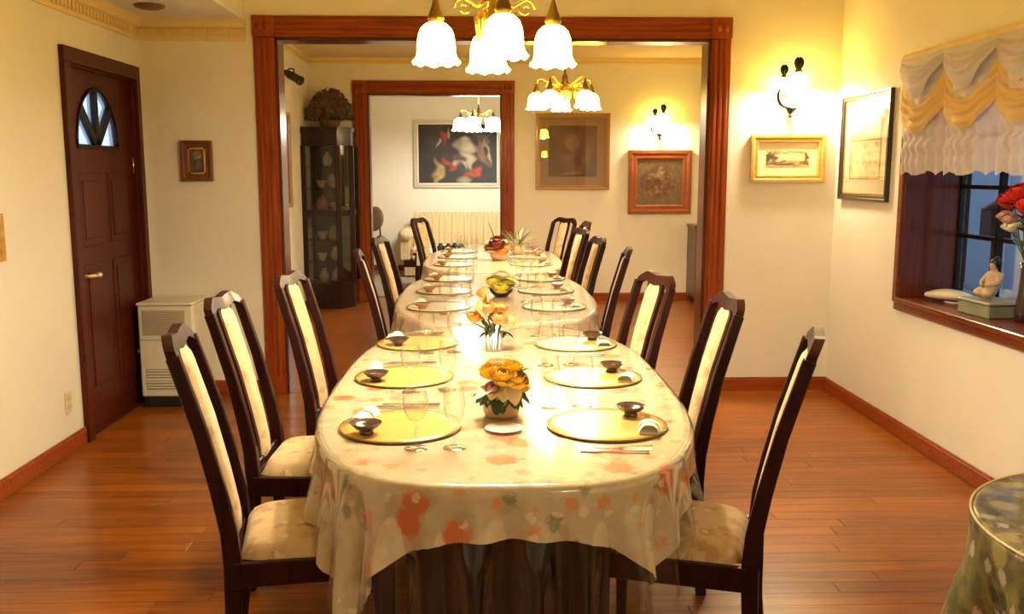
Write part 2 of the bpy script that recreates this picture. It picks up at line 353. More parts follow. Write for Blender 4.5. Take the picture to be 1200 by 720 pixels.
def wallobj(name, boxes, label, mat=WALL):
    m = MB()
    for bx in boxes: m.box(*bx)
    return struct(m.build(name, mat), label, 'wall')
wallobj('wall_left', [(XL-.15, XL, YR, DY0, 0, ZC), (XL-.15, XL, DY1, YB+.16, 0, ZC), (XL-.15, XL, DY0, DY1, DZ, ZC)], 'cream plaster wall holding the panelled entrance door')
wallobj('wall_right', [(XR, XR+.14, YR, WY0, 0, ZC), (XR, XR+.14, WY1, YB+.16, 0, ZC), (XR, XR+.14, WY0, WY1, 0, WZ0-.02), (XR, XR+.14, WY0, WY1, WZ1, ZC)], 'cream plaster wall holding the niche window')
wallobj('wall_back', [(XL, OL, YB, Y2, 0, ZC), (OR, XR+.8, YB, Y2, 0, ZC), (OL, OR, YB, Y2, OH, ZC)], 'cream plaster wall around the wide wood-cased doorway')
wallobj('wall_front', [(XL-.15, XR+.14, YR-.15, YR, 0, ZC)], 'plain cream wall at the open end of the dining room')
wallobj('wall_middle_left', [(X2L-.15, X2L, Y2, Y3, 0, ZC)], 'cream side wall of the middle room behind display cabinet')
wallobj('wall_middle_right', [(X2R, X2R+.15, Y2, Y3, 0, ZC)], 'cream side wall of the middle room behind the sideboard')
wallobj('wall_middle_back', [(X2L, PL, Y2E, Y3, 0, ZC), (PR, X2R, Y2E, Y3, 0, ZC), (PL, PR, Y2E, Y3, PH, ZC)], 'cream wall with pictures around the inner doorway')
wallobj('wall_far_left', [(X3L-.15, X3L, Y3, Y3E, 0, ZC)], 'cream side wall of the sofa room')
wallobj('wall_far_right', [(X3R, X3R+.15, Y3, Y3E, 0, ZC)], 'cream end wall of the sofa room')
wallobj('wall_far_back', [(X3L-.15, X3R+.15, Y3E, Y3E+.15, 0, ZC)], 'cream wall behind the sofa and large painting')
wallobj('wall_far_front', [(X3L-.15, X2L-.15, Y3-.14, Y3, 0, ZC)], 'short cream wall beside the sofa room entrance')
cm = MB().box(XSTEP, XR+.14, YR-.15, YB+.16, ZC, ZC+.1); struct(cm.build('ceiling', CEIL), 'cream painted ceiling above the dining tables', 'ceiling')
cm = MB().box(XL-.15, XSTEP, YR-.15, YB, ZLOW, ZC+.1); struct(cm.build('ceiling_low', WALL), 'lowered ceiling strip above the entrance door', 'ceiling')
cm = MB().box(X2L-.15, X2R+.15, Y2, Y3, ZC-.06, ZC+.1); struct(cm.build('ceiling_middle', CEIL), 'cream ceiling of the middle room', 'ceiling')
cm = MB().box(X3L-.15, X3R+.15, Y3, Y3E+.15, ZC, ZC+.1); struct(cm.build('ceiling_far', CEIL), 'cream ceiling of the sofa room', 'ceiling')
# baseboards
def baseb(name, segs, label):
    m = MB()
    for (x0, x1, y0, y1) in segs:
        m.box(x0, x1, y0, y1, 0, .085, .004); 
        dx, dy = x1-x0, y1-y0
        m.box(x0 if dx > dy else x0+.003, x1 if dx > dy else x1-.003, y0+.003 if dx > dy else y0, y1-.003 if dx > dy else y1, .084, .096, .003)
    return struct(m.build(name, TRIMX), label, 'baseboard')
baseb('baseboard_left', [(XL, XL+.018, YR, DY0-.08)], 'reddish brown wooden baseboard running up to the entrance door')
baseb('baseboard_right', [(XR-.018, XR, YR, YB)], 'reddish brown wooden baseboard under the niche window')
baseb('baseboard_back_left', [(XL+.018, OL-.15, YB-.018, YB)], 'brown baseboard behind the wall heater')
baseb('baseboard_back_right', [(OR+.14, XR-.018, YB-.018, YB)], 'brown baseboard under the gilt framed print')
baseb('baseboard_middle_back', [(PR+.15, X2R, Y2E-.018, Y2E)], 'brown baseboard under the carved panel')
baseb('baseboard_middle_left', [(X2L, X2L+.018, Y2, Y2E)], 'brown baseboard beside the display cabinet')
baseb('baseboard_far_back', [(X3L, X3R, Y3E-.018, Y3E)], 'brown baseboard behind the sofa')
# dentil cornice
def cornice(name, horiz, a0, a1, pos, label):
    """horiz: runs along x at y=pos (facing -y); else along y at x=pos (facing +x)"""
    t = MB(); d_ = MB()
    prof = [(0, ZLOW-.13), (.012, ZLOW-.13), (.014, ZLOW-.055), (.035, ZLOW-.045), (.05, ZLOW-.02), (.075, ZLOW), (0, ZLOW)]
    n = len(prof); vs = []
    for a in (a0, a1):
        for (o_, z) in prof: vs.append((a, pos-o_, z) if horiz else (pos+o_, a, z))
    t.add(vs, [tuple(range(n)), tuple(range(n, 2*n))[::-1]]+[(i, n+i, n+(i+1) % n, (i+1) % n) for i in range(n)])
    a = a0+.02
    while a < a1-.03:
        if horiz: d_.box(a, a+.022, pos-.03, pos-.012, ZLOW-.105, ZLOW-.058)
        else: d_.box(pos+.012, pos+.03, a, a+.022, ZLOW-.105, ZLOW-.058)
        a += .046
    o = t.build(name, CORN); struct(o, label, 'cornice'); q = d_.build('dentil_row', CORN, o); q['kind'] = 'stuff'
cornice('trim_1', True, XL, XSTEP, YB, 'yellow painted dentil cornice above the small framed picture')
cornice('trim_2', False, YR, YB, XL, 'yellow painted dentil cornice above the entrance door')
cr = MB()
for (z0, z1, o_) in ((ZC-.13, ZC-.10, .015), (ZC-.10, ZC-.06, .04)):
    cr.box(X2L, X2R, Y2E-o_, Y2E, z0, z1, .004); cr.box(X2L, X2L+o_, Y2, Y2E, z0, z1, .004)
struct(cr.build('trim_3', CORN), 'pale yellow crown moulding of the middle room', 'cornice')
# door casings
def casing(name, x0, x1, h, y, yb, cwl, cwr, hh, label):
    t = bpy.data.objects.new(name, None); C.objects.link(t); struct(t, label, 'door casing')
    for side, (a, b_) in (('l', (x0-cwl, x0)), ('r', (x1, x1+cwr))):
        m = MB(); m.box(a, b_, y-.022, y, 0, h, .003)
        wd = b_-a
        for k in range(3): m.box(a+wd*(.14+.27*k), a+wd*(.14+.27*k)+wd*.18, y-.030, y-.02, .12, h-.01, .004)
        m.box(a-.004, b_+.004, y-.034, y, 0, .13, .004); m.build('side_casing', TRIM, t)
        m = MB(); m.box(a-.004, b_+.004, y-.034, y, h, h+hh, .004)
        for k in (0, 1):
            cx = a+wd*(.30+.40*k); m.lathe([(.0, -.006), (.016, -.006), (.026, 0), (.026, .002)], 14, TR(cx, y-.034, h+hh*.5) @ Matrix.Rotation(PI/2, 4, 'X'))
        m.build('corner_block', TRIM, t)
        m = MB()
        jx = (x0, x0+.02) if side == 'l' else (x1-.02, x1)
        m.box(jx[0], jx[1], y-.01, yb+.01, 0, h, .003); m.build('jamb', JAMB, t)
        m = MB(); m.box(a, b_, yb, yb+.022, 0, h+hh, .003); m.build('rear_casing', TRIM, t)
    m = MB(); m.box(x0+.0, x1, y-.022, y, h, h+hh, .003)
    for k in range(3): m.box(x0, x1, y-.030, y-.02, h+hh*(.14+.27*k), h+hh*(.14+.27*k)+hh*.18, .004)
    m.build('head_casing', TRIMX, t)
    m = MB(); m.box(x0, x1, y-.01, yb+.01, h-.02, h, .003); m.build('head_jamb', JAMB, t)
    m = MB(); m.box(x0, x1, yb, yb+.022, h, h+hh, .003); m.build('rear_casing', TRIMX, t)
casing('trim_4', OL, OR, OH, YB, Y2, .135, .130, .135, 'wide fluted reddish wood casing of the large doorway')
casing('trim_5', PL, PR, PH, Y2E, Y3, .165, .145, .145, 'fluted reddish wood casing of the inner doorway')

# entrance door (in wall_left)
door = bpy.data.objects.new('door_1', None); C.objects.link(door); door.location = (XL, DY0, 0); struct(door, 'dark brown panelled entrance door with arched fanlight', 'door')
DW = DY1-DY0
def dy(v): return v        # local: x depth (negative = outside), y along wall, z up
m = MB(); m.box(-.005, .03, -.075, 0, 0, DZ, .004); m.build('side_casing', DOORW, door)
m = MB(); m.box(-.005, .03, DW, DW+.06, 0, DZ, .004); m.build('side_casing', DOORW, door)
m = MB(); m.box(-.005, .03, -.075, DW+.06, DZ, DZ+.085, .004); m.build('head_casing', DOORW, door)
for (a, b_) in ((-.001, .012), (DW-.012, DW+.001)):
    m = MB(); m.box(-.15, .0, a, b_, 0, DZ, .002); m.build('jamb', DOORW, door)
m = MB(); m.box(-.15, .0, -.001, DW+.001, DZ-.012, DZ+.001, .002); m.build('head_jamb', DOORW, door)
m = MB(); m.box(-.16, -.01, 0, DW, 0, .016, .003); m.build('threshold', DOORW, door)
m = MB()
FC, FW, FZ0, FZ1 = .43, .285, 1.655, 1.985
m.box(-.075, -.03, .005, DW-.005, .016, FZ0)
m.box(-.075, -.03, .005, FC-FW, FZ0, DZ-.005); m.box(-.075, -.03, FC+FW, DW-.005, FZ0, DZ-.005)
NF = 28
def arch(t): return FZ0+(FZ1-FZ0)*max(0, 1-abs(t)**2.0)**.5
for k in range(NF):
    t0, t1 = -1+2*k/NF, -1+2*(k+1)/NF
    ya, yb_ = FC+FW*t0, FC+FW*t1; za, zb = arch(t0), arch(t1); zt = DZ-.005
    vs = [(x, yy, zz) for x in (-.075, -.03) for (yy, zz) in ((ya, za), (yb_, zb), (yb_, zt), (ya, zt))]
    m.add(vs, [(0, 1, 2, 3), (7, 6, 5, 4), (0, 4, 5, 1), (3, 2, 6, 7)])
slab = m.build('slab', DOORW, door)
# raised panels, two tall pairs and one short pair
for (z0, z1) in ((.20, .72), (.80, 1.02), (1.10, 1.52)):
    pass
for (z0, z1) in ((.22, .98), (1.08, 1.50)):
    for (a, b_) in ((.12, .43), (.53, .84)):
        m = MB()
        m.box(-.034, -.024, a, b_, z0, z1, .006); m.build('panel_moulding', DOORW, slab)
        m = MB(); m.box(-.026, -.018, a+.045, b_-.045, z0+.045, z1-.045, .012); m.build('panel', DOORW, slab)
m = MB()
for ang in (47, 90, 133):
    a = math.radians(ang); L = .36 if ang == 90 else .34
    L = min(L, 1/math.sqrt((math.cos(a)/FW)**2+(math.sin(a)/(FZ1-FZ0))**2))
    dv = Vector((0, math.cos(a), math.sin(a))); nv = Vector((0, -math.sin(a), math.cos(a)))*.024
    p0 = Vector((0, FC, FZ0)); p1 = p0+dv*L
    vs = [tuple(q+Vector((x, 0, 0))) for x in (-.07, -.026) for q in (p0-nv, p1-nv, p1+nv, p0+nv)]
    m.add(vs, [(0, 1, 2, 3), (7, 6, 5, 4), (0, 4, 5, 1), (1, 5, 6, 2), (2, 6, 7, 3), (3, 7, 4, 0)])
# arched rim
pts = [(-.03, FC+FW*math.cos(a), FZ0+(FZ1-FZ0)*math.sin(a)) for a in [PI*k/24 for k in range(25)]]
m.tube(pts, .013, 6); m.box(-.045, -.02, FC-FW, FC+FW, FZ0-.018, FZ0+.008, .004)
m.build('fanlight_bars', BLACK if False else DARKW, slab)
FROST = plain('frosted_glass', (0.9, 0.95, 1.0), 0.3)
fr, nt, b = new_mat('frosted_pane'); out = nt.nodes['Material Output']; tl = node(nt, 'ShaderNodeBsdfTranslucent'); tl.inputs[0].default_value = (.95, .97, 1, 1)
t2 = node(nt, 'ShaderNodeBsdfTransparent'); mxs = node(nt, 'ShaderNodeMixShader'); mxs.inputs[0].default_value = .75; nt.links.new(tl.outputs[0], mxs.inputs[1]); nt.links.new(t2.outputs[0], mxs.inputs[2]); nt.links.new(mxs.outputs[0], out.inputs[0])
for (a0, a1) in ((0, 47), (47, 90), (90, 133), (133, 180)):
    pl = [(FC, FZ0)]
    for k in range(9):
        a = math.radians(a0+(a1-a0)*k/8); pl.append((FC+FW*math.cos(a), FZ0+(FZ1-FZ0)*math.sin(a)))
    m = MB(); n = len(pl); vs = [(-.055, yy, zz) for yy, zz in pl]+[(-.050, yy, zz) for yy, zz in pl]
    m.add(vs, [tuple(range(n))[::-1], tuple(range(n, 2*n))]+[(i, (i+1) % n, n+(i+1) % n, n+i) for i in range(n)]); m.build('pane', fr, slab)
m = MB(); m.box(-.03, -.018, .035, .080, .835, 1.055, .004); hp = m.build('handle_plate', BRASSL, door)
m = MB(); m.tube([(-.02, .058, .925), (.035, .058, .925), (.042, .075, .925), (.040, .155, .922)], [.010, .011, .011, .008], 8); m.ball((.040, .165, .922), .017); m.build('lever', BRASSL, hp)
m = MB(); m.lathe([(.012, 0), (.012, .012), (0, .012)], 12, TR(-.018, .058, 1.01) @ Matrix.Rotation(PI/2, 4, 'Y'), caps=False); m.build('lock_cylinder', BRASSL, hp)
for z in (.3, 1.5):
    m = MB(); m.lathe([(.009, 0), (.009, .10)], 8, TR(-.02, DW-.012, z)); m.build('hinge', BRASS, door)

# window niche (in wall_right)
win = bpy.data.objects.new('window_1', None); C.objects.link(win); struct(win, 'brown wooden niche window with small panes under the frilled valance', 'window')
m = MB(); m.box(XR-.035, WXO, WY0-.02, WY1+.02, WZ0-.03, WZ0, .004); m.build('sill_board', SILLW, win)
m = MB(); m.box(XR-.022, XR+.02, WY0-.05, WY1+.05, WZ0-.075, WZ0-.03, .006); m.build('apron', SILLW, win)
for (y0, y1) in ((WY1-.012, WY1+.02), (WY0-.02, WY0+.012)):
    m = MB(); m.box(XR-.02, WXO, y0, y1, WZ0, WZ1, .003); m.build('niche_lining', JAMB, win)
for (y0, y1) in ((WY1+.005, WY1+.055), (WY0-.055, WY0-.005)):
    m = MB(); m.box(XR-.03, XR+.0, y0, y1, WZ0-.03, WZ1+.04, .005); m.build('side_casing', SILLW, win)
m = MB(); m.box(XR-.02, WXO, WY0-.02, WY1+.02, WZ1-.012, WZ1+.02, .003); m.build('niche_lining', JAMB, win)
fr_ = MB(); fr_.box(WXO-.01, WXO+.04, WY0-.02, WY0+.04, WZ0, WZ1); fr_.box(WXO-.01, WXO+.04, WY1-.03, WY1+.02, WZ0, WZ1); fr_.box(WXO-.01, WXO+.04, WY0, WY1, WZ0-.03, WZ0+.045); fr_.box(WXO-.01, WXO+.04, WY0, WY1, WZ1-.05, WZ1+.02)
sash = fr_.build('sash', DARKW, win)
ys = [WY1-.03, 4.70, 4.30, 3.90, WY0+.04]; zs = [WZ0+.045, 1.155, 1.425, 1.70, WZ1-.05]
for yv in ys[1:-1]: m = MB(); m.box(WXO-.006, WXO+.026, yv-.013, yv+.013, WZ0, WZ1); m.build('glazing_bar', DARKW, sash)
for zv in zs[1:-1]: m = MB(); m.box(WXO-.004, WXO+.024, WY0, WY1, zv-.011, zv+.011); m.build('glazing_bar', DARKW, sash)
for i in range(4):
    for j in range(4):
        m = MB(); m.box(WXO+.008, WXO+.012, ys[i+1]+.013, ys[i]-.013, zs[j]+.011, zs[j+1]-.011); m.build('pane', PANE, sash)

# outdoors beyond the window
GRASSD = plain('dark_ground', (0.05, 0.05, 0.05), 0.9, var=0.3)
m = MB(); m.box(2.75, 16, -4, 22, -.5, -.35); struct(m.build('ground', GRASSD), 'dark ground outside the window', 'ground')
SHEDB = plain('pale_blue_board', (0.45, 0.65, 0.85), 0.6); HEDGE = plain('hedge_dark', (0.012, 0.016, 0.016), 0.9, var=0.5, vscale=6)
sh = thing('garden_shed', 'pale blue garden shed wall seen through the window panes', 'shed', (5.3, 9.5, -.35))
m = MB(); m.box(-.02, .6, -.75, .42, 0, 2.6); m.build('wall', SHEDB, sh)
m = MB(); m.box(-.05, .65, -.85, .5, 2.6, 2.72, .02); m.build('roof', DARKW, sh)
m = MB(); m.box(-.05, -.02, -.34, -.28, 0, 2.6, .005); m.build('corner_post', plain('white_board', (.8, .88, .95), .5), sh)
ln = thing('garden_lantern', 'small dark box lantern on a post outside the window', 'lantern', (4.7, 8.35, -.35))
m = MB(); m.tube([(0, 0, 0), (0, 0, 1.25)], .03, 8); m.build('post', BLACK, ln)
m = MB(); m.box(-.1, .1, -.1, .1, 1.25, 1.52, .01); m.build('lamp_box', BLACK, ln)
m = MB(); m.lathe([(.15, 1.52), (.02, 1.60), (0, 1.60)], 4, RZ(PI/4)); m.build('cap', BLACK, ln)
m = MB()
m.grid(lambda u, v: (6.4+.25*math.sin(9*u*7+v*5)+.2*math.sin(31*u+17*v), 4+14*u, -.4+2.7*v+.12*math.sin(40*u)), 80, 14)
m.grid(lambda u, v: (6.4+.9*v, 4+14*u, 2.3+.12*math.sin(40*u)), 80, 1)
tag(m.build('hedge', HEDGE), 'dark clipped hedge outside the window', 'hedge')
m = MB(); rk = random.Random(3)
m.ball((0, 0, .45), (.5, .8, .48), 18, 12); bo = m.build('boulder', plain('grey_stone', (.26, .25, .24), .8, var=.3), None, (4.55, 9.25, -.42)); tag(bo, 'rounded grey garden boulder outside the window', 'boulder')

# ------------------------------------------------------------------ tables
TCX, TA, TB, TN, TZ = 0.055, 0.595, 1.20, 3.0, 0.727
def sup(n_, a, b_, cx, cy, N=900):
    t = np.linspace(0, 2*PI, N, endpoint=False); c, s = np.cos(t), np.sin(t)
    x = cx+a*np.sign(c)*np.abs(c)**(2/n_); y = cy+b_*np.sign(s)*np.abs(s)**(2/n_)
    P = np.stack([x, y], 1)
    # resample evenly
    Q = np.vstack([P, P[:1]]); L = np.concatenate([[0], np.cumsum(np.linalg.norm(np.diff(Q, axis=0), axis=1))]); u = np.linspace(0, L[-1], N, endpoint=False)
    P = np.stack([np.interp(u, L, Q[:, 0]), np.interp(u, L, Q[:, 1])], 1)
    T = np.roll(P, -2, 0)-np.roll(P, 2, 0); Nn = np.stack([T[:, 1], -T[:, 0]], 1); Nn /= np.linalg.norm(Nn, axis=1)[:, None]
    return P, Nn, u
def drape(corners, nx, ny, outline, inside, ztop, r=.018, amp=.16, flare=.05, waves=(47, 29), seed=0):
    P, Nn, S = outline
    u, v = np.meshgrid(np.linspace(0, 1, nx+1), np.linspace(0, 1, ny+1)); u = u.ravel(); v = v.ravel()
    FL, FR, BR, BL = [np.array(c) for c in corners]
    X = (1-v)[:, None]*((1-u)[:, None]*FL+u[:, None]*FR)+v[:, None]*((1-u)[:, None]*BL+u[:, None]*BR)
    ins = inside(X); out = np.zeros((len(X), 3)); out[:, :2] = X; out[:, 2] = ztop
    idx = np.where(~ins)[0]
    for ch in np.array_split(idx, max(1, len(idx)//2000)):
        D = ((X[ch, None, :]-P[None])**2).sum(2); k = D.argmin(1); dd = np.sqrt(D[np.arange(len(ch)), k])
        q, n, s = P[k], Nn[k], S[k]
        th = np.minimum(dd/r, PI/2); off = r*np.sin(th); dz = r*(1-np.cos(th))+np.maximum(0, dd-r*PI/2)
        e = np.clip(dd/.22, 0, 1); e = e*e*(3-2*e)
        fold = amp*e*np.minimum(dd, .35)*(.6*np.sin(waves[0]*s+seed)+.4*np.sin(waves[1]*s+1.3+2*seed))
        o_ = off+flare*np.maximum(0, dd-.02)+np.maximum(fold, -.6*amp*.3)
        out[ch, :2] = q+n*o_[:, None]; out[ch, 2] = ztop-dz*.985
    fs = [(j*(nx+1)+i, j*(nx+1)+i+1, (j+1)*(nx+1)+i+1, (j+1)*(nx+1)+i) for j in range(ny) for i in range(nx)]
    m = MB(); m.add(out.tolist(), fs, True); return m, X
def oval_table(cy, cloth_mat, corners, vcorners, lab_t, lab_c, lab_v, seed):
    t = thing('oval_table', lab_t, 'table', (TCX, cy, 0))
    P, Nn, S = sup(TN, TA-.004, TB-.004, 0, 0, 120)
    m = MB(); m.prism([tuple(p) for p in P], TZ-.04, TZ-.001); m.build('tabletop', DARKW, t)
    P2, _, _ = sup(TN, TA-.10, TB-.10, 0, 0, 80); m = MB(); m.prism([tuple(p) for p in P2], TZ-.12, TZ-.04); m.build('apron', DARKW, t)
    pw, po, pd = (.27, 1.035, .055) if cy < 4 else (.20, .90, .10) if cy < 7 else (.16, .45, .10)
    m = MB(); m.box(-.035, .035, -po+.08, po-.08, .10, .17, .008); m.build('stretcher', DARKW, t)
    for sgn in (-1, 1):
        m = MB(); n = 192; pl = []
        for k in range(n):
            a = 2*PI*k/n; rr_ = 1+.03*math.cos(32*a); c, s = math.cos(a), math.sin(a)
            pl.append((pw*rr_*math.copysign(abs(c)**.5, c), sgn*po+pd*rr_*math.copysign(abs(s)**.5, s)))
        m.prism(pl, .05, TZ-.10); m.build('fluted_pedestal', DARKW, t)
        m = MB(); m.box(-pw-.02, pw+.02, sgn*po-pd-.02, sgn*po+pd+.02, 0, .055, .012); m.build('foot', DARKW, t)
    def mk(name, mat, cs, z, off, nx, ny, lab, cat):
        P, Nn, S = sup(TN, TA+off, TB+off, TCX, cy)
        ins = lambda X: (np.abs((X[:, 0]-TCX)/(TA+off))**TN+np.abs((X[:, 1]-cy)/(TB+off))**TN) < 1
        m, X = drape([(a, cy+b_) for a, b_ in cs], nx, ny, (P, Nn, S), ins, z, seed=seed)
        return tag(m.build(name, mat, uv=X), lab, cat)
    mk('tablecloth', cloth_mat, corners, TZ+.001, .002, 110, 190, lab_c, 'tablecloth')
    mk('vinyl_cover', VINYL, vcorners, TZ+.004, .006, 110, 190, lab_v, 'table cover')
oval_table(3.40, CLOTH, [(-.71, -1.36), (.665, -1.345), (.79, 1.30), (-.70, 1.30)], [(-.70, -1.60), (.76, -1.56), (.80, 1.32), (-.72, 1.32)],
    'oval dining table under the orange floral cloth', 'cream tablecloth with orange flowers and a low hanging corner', 'clear vinyl sheet over the orange floral tablecloth', 0.4)
oval_table(5.88, CLOTH2, [(-.70, -1.32), (.80, -1.32), (.80, 1.32), (-.70, 1.32)], [(-.72, -1.36), (.82, -1.36), (.82, 1.34), (-.72, 1.34)],
    'oval dining table standing through the wide doorway', 'pale cloth on the table standing through the wide doorway', 'clear vinyl sheet on the table standing through the doorway', 1.7)
oval_table(8.36, CLOTH2, [(-.72, -1.34), (.82, -1.34), (.82, 1.34), (-.72, 1.34)], [(-.73, -1.36), (.83, -1.36), (.83, 1.36), (-.73, 1.36)],
    'oval dining table inside the middle room', 'pale pinkish cloth on the table inside the middle room', 'clear vinyl sheet on the table inside the middle room', 3.1)
ZT = TZ+.0045

# round side table with olive cloth
rt = thing('round_side_table', 'small round table under an olive floral cloth', 'table', (1.555, 1.85, 0))
m = MB(); m.lathe([(.43, .685), (.44, .70), (.43, .714)], 40); m.build('tabletop', DARKW, rt)
m = MB(); m.lathe([(.24, 0), (.24, .03), (.05, .06), (.04, .35), (.06, .68)], 20); m.build('pedestal', DARKW, rt)
P, Nn, S = sup(2.0, .448, .448, 1.555, 1.85)
Dm, X = drape([(1.555+a*.92, 1.85+b_*.92) for a, b_ in ((-1, -1), (1, -1), (1, 1), (-1, 1))], 130, 130, (P, Nn, S), lambda X: ((X[:, 0]-1.555)**2+(X[:, 1]-1.85)**2) < .448**2, .718, r=.008, amp=.20, flare=.012, waves=(26, 15))
for i, v in enumerate(Dm.v):
    if v[2] < .012: Dm.v[i] = (v[0], v[1], .012+.002*random.random())
rc = tag(Dm.build('round_tablecloth', SIDECLOTH, uv=X), 'olive green floral cloth draped over the round side table', 'tablecloth')
m = MB(); m.tube([(1.555+.456*math.cos(a), 1.85+.456*math.sin(a), .717) for a in [2*PI*k/80 for k in range(81)]], .0035, 6); m.build('piping', PIPING, rc)

# ------------------------------------------------------------------ dining chairs (origin on the floor, front = +y)
def make_chair():
    t = thing('dining_chair', '', 'chair')
    post = [(-.235, 0), (-.215, .18), (-.208, .42), (-.215, .52), (-.238, .64), (-.275, .80), (-.325, .97), (-.338, 1.012)]
    def wx(z): return .188-.008*min(z, 1)
    for sx in (-1, 1):
        m = MB(); m.tube([(sx*wx(z), y_, z) for y_, z in post], [.85, .95, 1.15, 1.1, 1.0, .9, .85, .85], M=None, flat=(.034, .042)); m.build('back_post', CHAIRW, t)
        m = MB(); m.tube([(sx*.205, .215, 0), (sx*.208, .215, .38), (sx*.208, .215, .425)], [.75, 1.05, 1.05], flat=(.042, .042)); m.build('front_leg', CHAIRW, t)
        m = MB(); vs = []
        a = (sx*.198, -.205); b_ = (sx*.212, .215)
        m.tube([(a[0], a[1], .395), (b_[0], b_[1], .395)], 1.0, flat=(.024, .07)); m.build('side_rail', CHAIRW, t)
    m = MB(); m.box(-.21, .21, .205, .23, .36, .43, .004); m.build('front_rail', CHAIRW, t)
    m = MB(); m.box(-.19, .19, -.222, -.198, .36, .43, .004); m.build('rear_rail', CHAIRW, t)
    # crest rail: shouldered top
    top = lambda u: (1.012+.048*min(1, max(0, (1-abs(u))/.42))**.6 - .010*max(0, 1-abs(u)/.5)) if abs(u) < 1 else 1.004
    N = 28; vs = []; fs = []
    for k in range(N+1):
        u = -1+2*k/N; x = u*.190; zt = top(u) if abs(u) < .999 else 1.0
        zb = zt-.034-.010*(1-abs(u))
        for (yo, z) in ((-.014, zb), (.016, zb), (.012, zt), (-.016, zt)):
            yy = -.338-.295*(z-1.012)+yo-.012*(1-u*u); vs.append((x, yy, z))
    for k in range(N):
        for j in range(4): fs.append((k*4+j, k*4+(j+1) % 4, k*4+4+(j+1) % 4, k*4+4+j))
    fs += [(3, 2, 1, 0), (N*4, N*4+1, N*4+2, N*4+3)]
    m = MB(); m.add(vs, fs); m.build('crest_rail', CHAIRW, t)
    m = MB(); m.tube([(-.195, -.222, .545), (.195, -.222, .545)], 1.0, flat=(.05, .022)); 
    m = MB(); m.box(-.172, .172, -.226, -.206, .43, .462, .004); m.build('lower_back_rail', CHAIRW, t)
    # upholstered splat
    def yb(z): return np.interp(z, [p[1] for p in post], [p[0] for p in post])
    def bw(z): return .046+.010*math.sin((z-.55)/.45*PI*.5)
    m = MB(); zs_ = [.432+.588*k/14 for k in range(15)]
    vs = []; fs = []
    for z in zs_:
        for (x, yo) in ((-bw(z)-.022, -.010), (bw(z)+.022, -.010), (bw(z)+.022, .008), (-bw(z)-.022, .008)): vs.append((x, yb(z)-.012+yo, z))
    for k in range(14):
        for j in range(4): fs.append((k*4+j, k*4+(j+1) % 4, k*4+4+(j+1) % 4, k*4+4+j))
    fs += [(3, 2, 1, 0), (56, 57, 58, 59)]; m.add(vs, fs); sp = m.build('splat', CHAIRW, t)
    m = MB()
    def pad(u, v):
        z = .44+.575*v; e = max(0, 1-abs(2*u-1)**3)**.5*min(1, (min(v, 1-v)/.05))**.5
        wd = bw(z)+.006; wd *= (1-.25*max(0, (v-.92)/.08)**2)
        return ((2*u-1)*wd, yb(z)-.006+.004+.018*e, z)
    m.grid(pad, 10, 24); m.build('back_pad', FABRIC, sp)
    # seat cushion
    m = MB()
    def seat(u, v):
        yy = -.19+.415*v; hw = .188+.024*v
        cu = abs(2*u-1); cv = abs(2*v-1)
        e = max(0, 1-cu**5)**.4*max(0, 1-cv**5)**.4
        rx = hw*(1-.10*max(0, cv-.7)/.3*cu)
        return ((2*u-1)*rx, yy, .428+.058*e)
    m.grid(seat, 20, 20); m.build('seat', FABRIC, t)
    return t
chair0 = make_chair()
BT = 'mahogany dining chair with cream floral seat '
# (near post x, y ; far post x, y of the top of the back, side, label)
CH = [
 (-0.838, 2.42, -0.903, 2.774, 'drawn up beside the hanging corner of the floral tablecloth'),
 (-0.965, 3.18, -0.960, 3.540, 'standing in front of the white wall heater'),
 (-0.888, 3.90, -0.847, 4.257, 'beside the wide doorway casing, door side'),
 (-0.711, 5.12, -0.745, 5.478, 'on door side of the doorway table, front-room end'),
 (-0.767, 6.25, -0.719, 6.607, 'just inside the wide doorway, door side of table'),
 (-0.727, 9.00, -0.608, 9.340, 'at the end of the inner table by the sofa'),
 (0.845, 2.33, 0.962, 2.671, 'beside the round olive-clothed side table'),
 (0.868, 3.10, 0.872, 3.460, 'in front of the right doorway casing'),
 (0.783, 3.84, 0.704, 4.191, 'with back angled toward the carved red panel'),
 (0.809, 5.25, 0.849, 5.608, 'on window side of the doorway table, front-room end'),
 (0.792, 6.20, 0.745, 6.557, 'just inside wide doorway, window side of table'),
 (0.790, 7.20, 0.716, 7.552, 'window side, middle of three overlapping chairs in middle room'),
 (0.920, 8.25, 0.896, 8.609, 'window side, partly hidden behind overlapping chairs'),
 (0.869, 9.00, 0.682, 9.307, 'at inner table below the large glazed picture'),
]
for i, (xa, ya, xb, yb_, lab) in enumerate(CH):
    mid = Vector(((xa+xb)/2, (ya+yb_)/2)); ax = Vector((xb-xa, yb_-ya)).normalized()
    left = xa < 0
    fwd = Vector((ax.y, -ax.x)) if left else Vector((-ax.y, ax.x))    # toward the table
    rz = math.atan2(-fwd.x, fwd.y); pos = mid+fwd*.338
    o = chair0 if i == 0 else dup(chair0)
    o.location = (pos.x, pos.y, 0); o.rotation_euler = (0, 0, rz); tag(o, BT+lab if len((BT+lab).split()) <= 16 else 'mahogany dining chair '+lab, 'chair', 'dining chairs around the oval tables')

